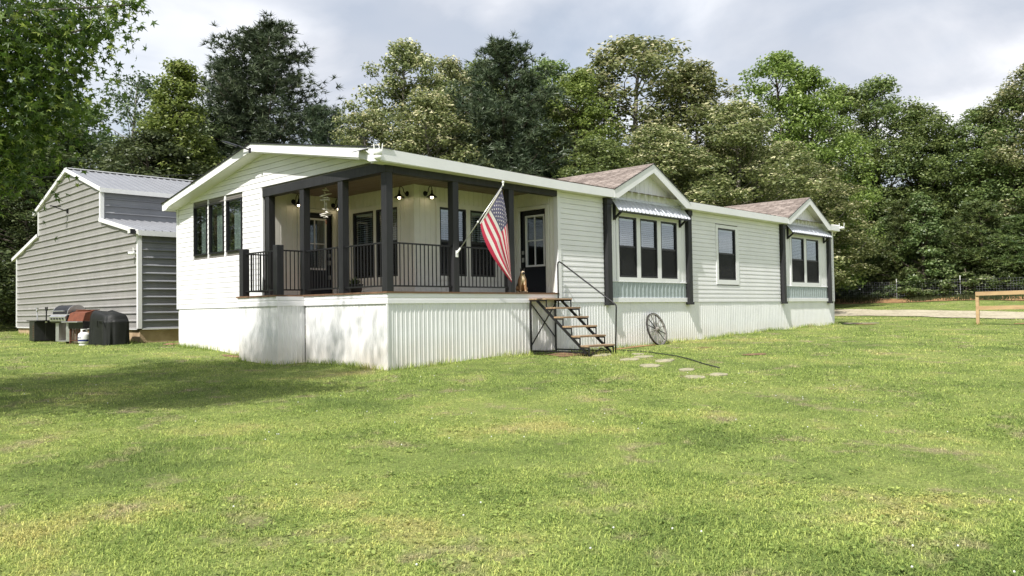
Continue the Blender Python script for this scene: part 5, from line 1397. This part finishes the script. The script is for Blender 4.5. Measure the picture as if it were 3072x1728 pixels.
def pine(seed, H=17.0, Wd=7.0, base=.22, n_br=85, m='needle', tuft=.32, per=11, irregular=.35, flat=0.0):
    r = NR(seed); rr = random.Random(seed); mb = MB(); Rm = Wd/2
    mb.tube([(0, 0, -.4), (.05, .03, H*.3), (-.05, .05, H*.65), (0, 0, H*.985)], [H*.014, H*.0115, H*.007, .02], 8)
    T = []; D = []; zb = H*base
    for i in range(n_br):
        t = (i+rr.random())/n_br; z = zb+(H-zb)*t; a = rr.uniform(0, 6.28)
        e = ((1-t)**.62*(.62+.38*min(1, t*4)) + .09)*Rm*rr.uniform(1-irregular*1.3, 1+irregular*.5)
        up = rr.uniform(.05, .45)+.5*t
        p0 = Vector((0, 0, z)); p1 = Vector((math.cos(a)*e*.55, math.sin(a)*e*.55, z+e*.55*up*.4)); p2 = Vector((math.cos(a)*e, math.sin(a)*e, z+e*up*.85))
        mb.tube([p0, p1, p2], [.055*(1-t)+.018, .03*(1-t)+.012, .008], 5)
        nt = int(12+e*12)
        for j in range(nt):
            s = .25+.78*((j+rr.random())/nt); q = (p0.lerp(p1, s*2) if s < .5 else p1.lerp(p2, s*2-1))
            sw = e*.17*(1.15-.5*s)+.10
            T.append(q+Vector((rr.gauss(0, sw), rr.gauss(0, sw), rr.gauss(0, sw*.45)+.05))); D.append(Vector((math.cos(a)*.6, math.sin(a)*.6, .7)))
    T = np.array([tuple(v) for v in T]); D = np.array([tuple(v) for v in D]); n = len(T)
    C = np.repeat(T, per, 0); base_d = np.repeat(D+r.normal(size=(n, 3))*.35, per, 0)
    d = unit(base_d*.8+r.normal(size=C.shape)*.75); s = unit(np.cross(d, r.normal(size=C.shape)))
    ln = tuft*r.uniform(.7, 1.25, (len(C), 1)); w = .042*r.uniform(.8, 1.3, (len(C), 1))
    F = np.stack([C-s*w*.5, C+s*w*.5, C+d*ln], 1); V = np.clip(np.repeat(r.random(n)*.8, per)+r.uniform(-.1, .15, len(C)), 0, 1)
    tm = mb.build('trunk_src', 'bark', None, smooth=True); tme = tm.data; bpy.data.objects.remove(tm)
    return tme, np_mesh('crown', F, 3, m, V)

KIND = {
 'pale_a': deciduous(11, 15, 6.5, .10, 210, 230, .175, 'leaf_pale', .34, 'round', barkm='bark_grey', clump=.80),
 'pale_b': deciduous(12, 15, 6.5, .10, 220, 220, .17, 'leaf_pale', .30, 'tall', barkm='bark_grey', clump=.72),
 'green_a': deciduous(13, 15, 6.2, .08, 220, 220, .175, 'leaf_green', .10, 'tall', clump=.78),
 'green_b': deciduous(14, 15, 6.4, .10, 205, 220, .18, 'leaf_green', .08, 'round', barkm='bark_grey', clump=.85),
 'bright': deciduous(15, 15, 5.4, .08, 210, 200, .175, 'leaf_bright', .18, 'cone', clump=.70),
 'bright_r': deciduous(16, 15, 6.0, .10, 205, 210, .175, 'leaf_bright', .10, 'tall', clump=.74),
 'dark': deciduous(17, 12, 7.0, .05, 230, 210, .17, 'leaf_dark', .06, 'round', clump=.85),
 'airy': deciduous(18, 14, 7.0, .15, 170, 75, .20, 'leaf_airy', .10, 'round', clump=.80, barkm='bark_grey'),
 'pine_a': pine(21, 17, 7.8, .14, 185, 'needle', .29, 14, .36),
 'pine_b': pine(22, 15, 7.0, .10, 175, 'needle', .29, 14, .22),
 'pine_s': pine(23, 6.5, 3.6, .06, 80, 'needle_young', .24, 12, .25),
 'sapling': deciduous(24, 7.5, 3.6, .03, 100, 190, .17, 'leaf_bush', .22, 'cone', clump=.50),
 'bush': deciduous(25, 2.0, 2.8, .02, 48, 110, .16, 'leaf_bush', .22, 'round', clump=.36),
}
NOMH = {'pale_a': (15, 6.5), 'pale_b': (15, 6.5), 'green_a': (15, 6.2), 'green_b': (15, 6.4), 'bright': (15, 5.4), 'bright_r': (15, 6.0), 'dark': (12, 7.0), 'airy': (14, 7.0), 'pine_a': (17, 7.6), 'pine_b': (15, 7.0), 'pine_s': (6.5, 3.6), 'sapling': (7.5, 3.6), 'bush': (2.0, 2.8)}
def tree(kind, x, y, top, width, label, name='tree', cat='tree', group=None, rz=None):
    z = g1(x, y); h0, w0 = NOMH[kind]; sz = (top-z)/h0; sx = width/w0*1.32
    t = thing(name, label, cat, (x, y, z), rng.uniform(0, 6.28) if rz is None else rz, group)
    tm, cm = KIND[kind]
    for nm, me in (('trunk', tm), ('crown', cm)): share(nm, me, t, scale=(sx, sx, sz))
    return t
FG = 'trees of the wood behind the house'
TREES = [
 ('airy', 8.8, 34.4, 13.9, 6.2, 'thin leaved airy tree with sky showing through above the barn', 'broadleaf_tree'),
 ('dark', 7.2, 29.0, 9.4, 7.5, 'dense dark evergreen mass just behind the barn roof', 'evergreen_tree'),
 ('dark', 4.8, 33.9, 10.3, 7.0, 'dark tree behind the left end of the barn roof', 'evergreen_tree'),
 ('dark', 1.5, 38.9, 11.7, 8.0, 'dark tree left of the barn behind the maple leaves', 'evergreen_tree'),
 ('green_b', -3.0, 40.5, 10.5, 7.0, 'leafy tree at the far left edge beyond the barn', 'broadleaf_tree'),
 ('dark', 2.5, 30.5, 8.2, 7.5, 'dark low tree close behind the left part of the barn roof', 'evergreen_tree'),
 ('green_b', 6.2, 37.5, 12.8, 7.0, 'leafy tree left of the airy one above the barn', 'broadleaf_tree'),
 ('dark', 12.2, 33.8, 12.6, 6.0, 'dark tree filling the gap left of the tallest pine', 'evergreen_tree'),
 ('dark', 11.4, 30.2, 8.5, 5.0, 'dark low tree between the barn roof and the house gable', 'evergreen_tree'),
 ('bright', 9.1, 29.3, 13.6, 5.2, 'bright yellow green tree with a pointed top left of the big pine', 'broadleaf_tree'),
 ('pine_a', 15.9, 32.6, 17.6, 9.0, 'tallest dark pine with ragged crown above the house gable', 'pine_tree'),
 ('pine_a', 14.6, 35.0, 15.6, 5.0, 'narrow pine top leaning out left of the tallest pine', 'pine_tree'),
 ('pine_b', 17.3, 28.4, 12.0, 5.0, 'small dark pine right below the tallest pine', 'pine_tree'),
 ('pine_b', 18.4, 26.6, 10.4, 3.8, 'short pine beside the gap of sky over the porch', 'pine_tree'),
 ('bright_r', 10.6, 29.9, 9.3, 4.2, 'small bright leafy tree touching the left roof slope', 'broadleaf_tree'),
 ('pale_b', 20.6, 24.7, 16.2, 6.4, 'tall cream flowered tree just right of the sky gap', 'broadleaf_tree'),
 ('pale_a', 15.5, 21.6, 10.4, 4.6, 'low cream flowered tree over the porch roof corner', 'broadleaf_tree'),
 ('pale_a', 17.9, 19.4, 11.6, 5.6, 'full cream flowered tree above the middle of the porch roof', 'broadleaf_tree'),
 ('pale_b', 24.4, 25.0, 16.1, 5.2, 'cream topped tree second right of the sky gap', 'broadleaf_tree'),
 ('pine_b', 21.9, 17.6, 14.1, 7.4, 'broad dark pine standing behind the right end of the porch', 'pine_tree'),
 ('green_a', 27.9, 25.7, 16.9, 5.8, 'green tree top peeping over left of the broad dark pine', 'broadleaf_tree'),
 ('green_a', 31.0, 22.5, 16.8, 6.4, 'green tree top peeping over right of the broad dark pine', 'broadleaf_tree'),
 ('bright_r', 26.0, 16.2, 13.6, 5.6, 'mid green tree between the broad pine and the largest pale tree', 'broadleaf_tree'),
 ('pale_a', 31.6, 16.0, 17.0, 9.6, 'largest cream flowered tree above the first dormer', 'broadleaf_tree'),
 ('pale_b', 32.6, 12.3, 14.8, 6.8, 'cream flowered tree on the right shoulder of the largest one', 'broadleaf_tree'),
 ('green_b', 23.1, 12.2, 8.7, 5.2, 'low leafy tree behind the first dormer', 'broadleaf_tree'),
 ('pale_a', 25.8, 10.6, 9.4, 6.2, 'low cream flowered tree right of the first dormer', 'broadleaf_tree'),
 ('pale_b', 30.6, 8.6, 11.2, 6.6, 'cream flowered tree above the gap between the two dormers', 'broadleaf_tree'),
 ('pale_a', 37.8, 9.8, 10.2, 6.1, 'cream flowered tree directly above the second dormer', 'broadleaf_tree'),
 ('pale_a', 41.2, 9.1, 9.2, 5.6, 'lowest cream flowered tree at the far right end of the house', 'broadleaf_tree'),
 ('bright_r', 43.4, 12.2, 17.9, 6.4, 'bright green round topped tree standing clear against the sky', 'broadleaf_tree'),
 ('bright_r', 44.0, 10.0, 16.2, 5.6, 'bright green tree on the right shoulder of the round topped one', 'broadleaf_tree'),
 ('green_a', 56.1, 12.9, 17.9, 6.0, 'green tree before the first notch of sky at the right', 'broadleaf_tree'),
 ('green_b', 57.7, 10.5, 18.4, 7.1, 'dark green domed tree left of the deep notch of sky', 'broadleaf_tree'),
 ('green_a', 58.3, 7.8, 15.9, 7.0, 'green tree sloping down into the deep notch of sky', 'broadleaf_tree'),
 ('green_b', 59.8, 6.1, 13.8, 6.1, 'lowest tree at the bottom of the deep notch of sky', 'broadleaf_tree'),
 ('green_a', 58.3, 3.5, 14.8, 6.5, 'green tree just right of the deep notch of sky', 'broadleaf_tree'),
 ('green_b', 58.8, 1.4, 15.8, 6.5, 'leafy tree second from the right edge', 'broadleaf_tree'),
 ('pale_b', 58.5, -0.4, 17.7, 7.1, 'tall tree with pale tips at the right edge', 'broadleaf_tree'),
 ('green_a', 60.4, -3.2, 18.1, 7.1, 'tall green tree cut by the right edge', 'broadleaf_tree'),
]
for (k_, x, y, top, w, lab, nm) in TREES: tree(k_, x, y, top, w, lab, nm, 'tree', FG)
UNDER = [('pine_s', 51.0, 6.6, 7.0, 3.6, 'young pine left of the pointed sapling behind the wire fence', 'pine_tree', 'tree'), ('pine_s', 52.0, 2.1, 6.6, 4.4, 'young pine right behind the wooden fence post', 'pine_tree', 'tree'), ('pine_s', 51.6, -0.4, 5.4, 4.2, 'shorter young pine at the right edge behind the wire fence', 'pine_tree', 'tree'),
 ('pine_s', 52.2, -2.4, 5.4, 4.4, 'young pine cut by the right edge', 'pine_tree', 'tree'), ('sapling', 50.4, 5.2, 7.9, 3.6, 'pointed light green sapling standing at the wood edge', 'sapling', 'tree'), ('pine_s', 53.0, 4.0, 5.6, 4.0, 'young pine set back between the sapling and the fence post', 'pine_tree', 'tree'), ('pine_s', 53.4, 8.2, 6.2, 4.2, 'young pine at the left behind the wire fence', 'pine_tree', 'tree'), ('sapling', 50.6, 0.9, 4.6, 2.4, 'small leafy sapling beside the young pine at the right', 'sapling', 'tree'),
 ('bush', 49.9, 2.5, 2.3, 3.0, 'leafy bush behind the right white tipped fence post', 'bush', 'bush'), ('bush', 49.8, 4.9, 1.9, 3.4, 'leafy bush at the foot of the pointed sapling', 'bush', 'bush'), ('bush', 49.6, 7.2, 1.5, 1.8, 'small bright bush nearest the left white tipped fence post', 'bush', 'bush')]
for (k_, x, y, top, w, lab, nm, ct) in UNDER: tree(k_, x, y, top, w, lab, nm, ct)
for i, (k_, x, y, top) in enumerate((('green_b', -9, 43, 12.5), ('dark', -14, 46, 11.5), ('green_a', -19, 45, 13), ('pale_b', -24, 48, 12.5), ('green_b', -29, 47, 13), ('dark', -34, 50, 12))):
    tree(k_, x, y, top, 7.5, 'tree of the wood edge running on past the left side of the barn', 'forest_tree', 'tree', 'wood edge left of the picture')
r = NR(35); n = 14000; u = r.random(n); yy = -14+u*42; xx = 57+r.random(n)*7; zz = gh(xx, yy)
me = np_mesh('forest_thicket', leaf_quads(np.stack([xx, yy, zz+r.random(n)*np.clip(2.6+.9*np.sin(yy*.7)+.7*np.sin(yy*1.9), .8, 4.2)], -1), .42, .26, r), 4, 'leaf_dark', r.random(n)*.7); tag(share('forest_thicket', me, None), kind='stuff')
# the wood's inner rows, seen only as glimpses between the edge trees
fill = random.Random(9); inner = []
for (x0, y0, x1, y1, n) in ((2, 44, 22, 38, 9), (22, 33, 40, 24, 10), (38, 21, 50, 14, 8), (62, 12, 66, -8, 8), (66, 18, 72, -4, 7)):
    for i in range(n):
        t_ = (i+.5)/n; inner.append((x0+(x1-x0)*t_+fill.uniform(-1.2, 1.2), y0+(y1-y0)*t_+fill.uniform(-1.2, 1.2)))
for (x, y) in inner:
    k_ = fill.choice(['green_a', 'green_b', 'dark', 'green_b']); d_ = math.hypot(x+9.67, y+12.47)
    tree(k_, x, y, min(11.5, 8.8+fill.uniform(0, 2.6)) if x > 54 or y > 36 else 9.5+fill.uniform(0, 2.5), 7.5, 'shaded tree standing deep in the wood behind the edge trees', 'forest_tree', 'tree', 'inner trees of the wood')

# low growth along the wood edge
r = NR(31); n = 16000; u = r.random(n); yy = -14+u*40; xx = 50.2-.02*yy+np.abs(r.normal(size=n))*2.2; zz = gh(xx, yy)
hgt = r.random(n)**1.6*np.clip(1.3+.9*np.sin(yy*.8)+.5*np.sin(yy*2.1), .3, 2.6)
me = np_mesh('undergrowth', leaf_quads(np.stack([xx, yy, zz+hgt], -1), .26, .14, r), 4, 'leaf_dark', r.random(n)*.9); o = share('undergrowth', me, None); tag(o, kind='stuff')
r = NR(32); n = 9000; u = r.random(n); yy = -12+u*26; xx = 46.6+r.random(n)*2.7-.0; zz = gh(xx, yy)+.03
ln = r.uniform(.10, .38, n); a = r.uniform(0, 6.28, n); dx, dy = np.cos(a)*ln*.3, np.sin(a)*ln*.3
F = np.stack([np.stack([xx-.015, yy-.02, zz], -1), np.stack([xx+.015, yy+.02, zz], -1), np.stack([xx+dx, yy+dy, zz+ln], -1)], 1)
keep = (np.sin(yy*1.7)+np.sin(yy*.63+1)+r.random(n)*2.0) > .8
o = share('bank_weeds', np_mesh('bank_weeds', F[keep], 3, 'leaf_airy', r.random(keep.sum())), None); tag(o, kind='stuff')

# ------------------------------------------------------------------ sweetgum beside the camera
def sweetgum():
    tx, ty = -8.7, 1.0; gz = g1(tx, ty)
    t = thing('sweetgum_tree', 'star leaved sweetgum tree hanging in at the upper left corner', 'tree', (tx, ty, gz))
    rr = random.Random(77); r = NR(77); mb = MB(); H = 11.0
    mb.tube([(0, 0, -.4), (.05, .0, 2.5), (-.05, .1, 5.5), (.05, 0, 8.5), (0, 0, 10.8)], [.17, .14, .10, .06, .02], 10)
    P = []; D = []
    for i in range(120):
        tt = (i+rr.random())/120; z = 3.1+tt*7.4; a = rr.uniform(0, 6.28)
        e = (3.35*math.sin(math.pi*min(1, .17+tt*.83))**.75+.3)*rr.uniform(.72, 1.06)
        p0 = Vector((0, 0, z)); p1 = Vector((math.cos(a)*e*.55, math.sin(a)*e*.55, z+e*.22)); p2 = Vector((math.cos(a)*e, math.sin(a)*e, z+e*rr.uniform(-.05, .30)))
        mb.tube([p0, p1, p2], [.045, .024, .006], 5)
        for j in range(int(9+e*4.5)):
            s = .22+.78*rr.random()**.8; q = p0.lerp(p1, s*2) if s < .5 else p1.lerp(p2, s*2-1)
            tw = q+Vector((rr.gauss(0, .34), rr.gauss(0, .34), rr.gauss(0, .28)-.05)); mb.tube([q, tw], [.006, .003], 3, False)
            for _ in range(13):
                P.append(tuple(tw+Vector((rr.gauss(0, .19), rr.gauss(0, .19), rr.gauss(0, .15)-.05)))); D.append((math.cos(a), math.sin(a), 0))
    # the low bough reaching into the picture
    for (pp, rad, nn) in (((1.85, -2.25, 4.6), 1.0, 2100), ((2.36, -2.76, 4.78), .6, 650), ((1.85, -2.25, 4.0), .95, 1600), ((2.30, -2.70, 3.86), .40, 330), ((1.60, -2.0, 3.45), .85, 1100), ((1.98, -2.40, 3.30), .40, 240), ((2.02, -2.42, 3.0), .22, 60), ((1.45, -1.85, 3.0), .55, 380), ((2.72, -3.15, 4.88), .34, 150), ((2.98, -3.45, 5.10), .16, 36), ((2.45, -2.90, 4.3), .25, 80), ((1.2, -1.55, 3.9), 1.2, 1800)):
        limb_mesh(mb, (0, 0, pp[2]-.6), pp, .05, .01, rr, 6)
        for _ in range(nn):
            v = Vector((rr.gauss(0, .5), rr.gauss(0, .5), rr.gauss(0, .42)))*rad; P.append((pp[0]+v.x, pp[1]+v.y, pp[2]+v.z)); D.append((v.x, v.y, 0))
    P = np.array(P); D = unit(np.array(D)+1e-6); n = len(P)
    # five pointed star blades on stalks
    size = r.uniform(.046, .078, (n, 1)); nrm = unit(r.normal(size=(n, 3))*1.0+np.array([0, 0, .8])+D*.25); d = r.normal(size=(n, 3))+D*.6+np.array([0, 0, -.9]); d = unit(d-nrm*(d*nrm).sum(-1, keepdims=True)); s = np.cross(nrm, d)
    ang = []; rad = []
    for k, a in enumerate((-2.15, -1.1, 0, 1.1, 2.15)):
        ang.append(a); rad.append((.80, .98, 1.15, .98, .80)[k])
        if k < 4: ang.append((a+(-2.15, -1.1, 0, 1.1, 2.15)[k+1])/2); rad.append(.36)
    ang.append(math.pi); rad.append(.28)
    cols = [P+(d*math.cos(a)+s*math.sin(a))*size*q-nrm*size*(.22 if q > .5 else .0) for a, q in zip(ang, rad)]
    V = np.stack(cols, 1); tri = []; m_ = len(cols); va = r.random(n)*.8; va[r.random(n) < .12] = .97
    cen = P+nrm*size*.02
    F = np.stack([np.stack([cen, V[:, k], V[:, (k+1) % m_]], 1) for k in range(m_)], 1).reshape(-1, 3, 3)
    share('crown', np_mesh('crown', F, 3, 'leaf_gum', np.repeat(va, m_)), t)
    mb.build('trunk', 'bark_grey', t, smooth=True)
sweetgum()

# ------------------------------------------------------------------ lawn grass
def grass():
    r = NR(101); cx, cy = CAM.x, CAM.y
    def inside(x, y):
        bad = (x > -.05)&(x < 21.7)&(y > .0)&(y < 9.2)
        bad |= (x > BX)&(x < 0)&(y > BY0)&(y < BY1)
        bad |= (x > -.15)&(x < 12)&(y > 11.3)&(y < 24.1)
        near = 32.2-np.maximum(0, -y)*.45
        bad |= (x > near+.15)&(x < 38.6)
        bad |= (x > 46.4)
        for (px_, py_, a, b, m_) in PATCH: bad |= (((x-px_)/a)**2+((y-py_)/b)**2 < -.05+1.0*r.random(len(x)))
        for (px_, py_, a, b, _) in STONES: bad |= (((x-px_)/(a*.42))**2+((y-py_)/(b*.5))**2 < .45)
        return ~bad
    parts = []; vs = []
    def lay(d0, d1, n, ln, w, seg, half=.80):
        d = np.sqrt(r.random(n)*(d1**2-d0**2)+d0**2); th = YAW+r.uniform(-half, half, n)
        x = cx+np.sin(th)*d; y = cy+np.cos(th)*d; k = inside(x, y); x, y = x[k], y[k]
        # clumping: pull blades together so the turf has tufts and thin spots
        cxn = np.sin(x*7.1+np.sin(y*3.3)*2)*np.cos(y*6.3+np.sin(x*2.7)*2); kk = r.random(len(x)) < .66+.34*cxn; x, y = x[kk], y[kk]; m_ = len(x)
        z = gh(x, y)-.006; a = r.uniform(0, 2*math.pi, m_); lean = r.uniform(.5, 2.0, m_); L_ = ln*r.uniform(.55, 1.35, m_)*(1+.25*np.sin(x*.9)*np.sin(y*1.1)); ww = w*r.uniform(.7, 1.3, m_)
        b = np.stack([x, y, z], -1); s = np.stack([-np.sin(a), np.cos(a), np.zeros(m_)], -1)*ww[:, None]*.5; dr = np.stack([np.cos(a), np.sin(a), np.zeros(m_)], -1)
        upv = np.array([0, 0, 1.0]); v_ = r.random(m_)
        if seg == 2:
            mid_ = b+dr*(L_*lean*.30)[:, None]+upv*(L_*.62)[:, None]; tip = b+dr*(L_*lean*.85)[:, None]+upv*(L_*np.clip(.95-.35*lean, .35, 1))[:, None]
            parts.append(np.stack([b-s, b+s, mid_+s*.8], 1)); parts.append(np.stack([b-s, mid_+s*.8, mid_-s*.8], 1)); parts.append(np.stack([mid_-s*.8, mid_+s*.8, tip], 1)); vs.extend([v_, v_, v_])
        else:
            tip = b+dr*(L_*lean*.7)[:, None]+upv*(L_*np.clip(1-.3*lean, .4, 1))[:, None]; parts.append(np.stack([b-s, b+s, tip], 1)); vs.append(v_)
    lay(3.6, 7.5, 170000, .034, .0058, 2)
    lay(3.6, 7.5, 90000, .034, .0075, 1, 1.35)
    lay(.8, 3.6, 42000, .034, .0062, 1, 1.5)
    lay(7.5, 12, 320000, .040, .0078, 1, 1.0)
    lay(12, 19, 260000, .046, .0120, 1, .95)
    lay(19, 30, 140000, .050, .0220, 1)
    lay(30, 58, 110000, .050, .0400, 1)
    # longer grass the mower misses along the walls, steps and posts
    ex = []
    def edge(x0, y0, x1, y1, n, off=.07):
        t_ = r.random(n); ex.append(np.stack([x0+(x1-x0)*t_, y0+(y1-y0)*t_], -1)+r.normal(size=(n, 2))*off)
    edge(0, -.08, 21.6, -.08, 5200); edge(-.08, 0, -.08, 2.8, 900); edge(-.75, 2.9, -.75, 4.6, 600); edge(-.7, 2.82, 0, 2.82, 260); edge(-.08, 4.7, -.08, 9.2, 1300); edge(-.25, 11.2, .1, 24, 2600, .12); edge(4.1, -1.6, 5.0, -1.7, 300, .2); edge(25.1, -4.1, 25.1, -4.12, 160, .10)
    E_ = np.concatenate(ex); k = r.random(len(E_)) < .55+.45*np.sin(E_[:, 0]*2.1+E_[:, 1]*1.7); E_ = E_[k]; m_ = len(E_); x, y = E_[:, 0], E_[:, 1]
    L_ = r.uniform(.05, .17, m_); a = r.uniform(0, 6.28, m_); b = np.stack([x, y, gh(x, y)-.01], -1); s = np.stack([-np.sin(a), np.cos(a), np.zeros(m_)], -1)*.007; tip = b+np.stack([np.cos(a)*L_*.5, np.sin(a)*L_*.5, L_], -1)
    parts.append(np.stack([b-s, b+s, tip], 1)); vs.append(r.random(m_))
    me = np_mesh('lawn_grass', np.concatenate(parts), 3, 'grass_blade', np.concatenate(vs)); tag(share('lawn_grass', me, None), kind='stuff')
    # clover heads and broad weeds scattered through the turf
    n = 150; d = np.sqrt(r.random(n)*(16**2-4.5**2)+4.5**2); th = YAW+r.uniform(-.7, .7, n); x = cx+np.sin(th)*d; y = cy+np.cos(th)*d; k = inside(x, y); x, y = x[k], y[k]
    cl = np.sin(x*.8+1)*np.cos(y*.7); k = cl > -.2; x, y = x[k], y[k]; z = gh(x, y)+.055; mb = MB()
    for a, b, c in zip(x, y, z): mb.lathe([(0, -.007), (.006, -.003), (.007, .003), (0, .007)], (a, b, c), 5)
    tag(mb.build('clover_flowers', 'white_plastic', None), kind='stuff')
    n = 5200; d = np.sqrt(r.random(n)*(15**2-4.0**2)+4.0**2); th = YAW+r.uniform(-.75, .75, n); x = cx+np.sin(th)*d; y = cy+np.cos(th)*d; k = inside(x, y)&((np.sin(x*1.3)*np.sin(y*1.1+.5)+r.random(n)*.8) > .35); x, y = x[k], y[k]
    C = np.repeat(np.stack([x, y, gh(x, y)], -1), 6, 0)+r.normal(size=(len(x)*6, 3))*np.array([.035, .035, .010])+np.array([0, 0, .03])
    me = np_mesh('clover_leaves', leaf_quads(C, .030, .024, r, 2.5), 4, 'grass_blade', r.random(len(C))*.7); tag(share('clover_leaves', me, None), kind='stuff')
grass()
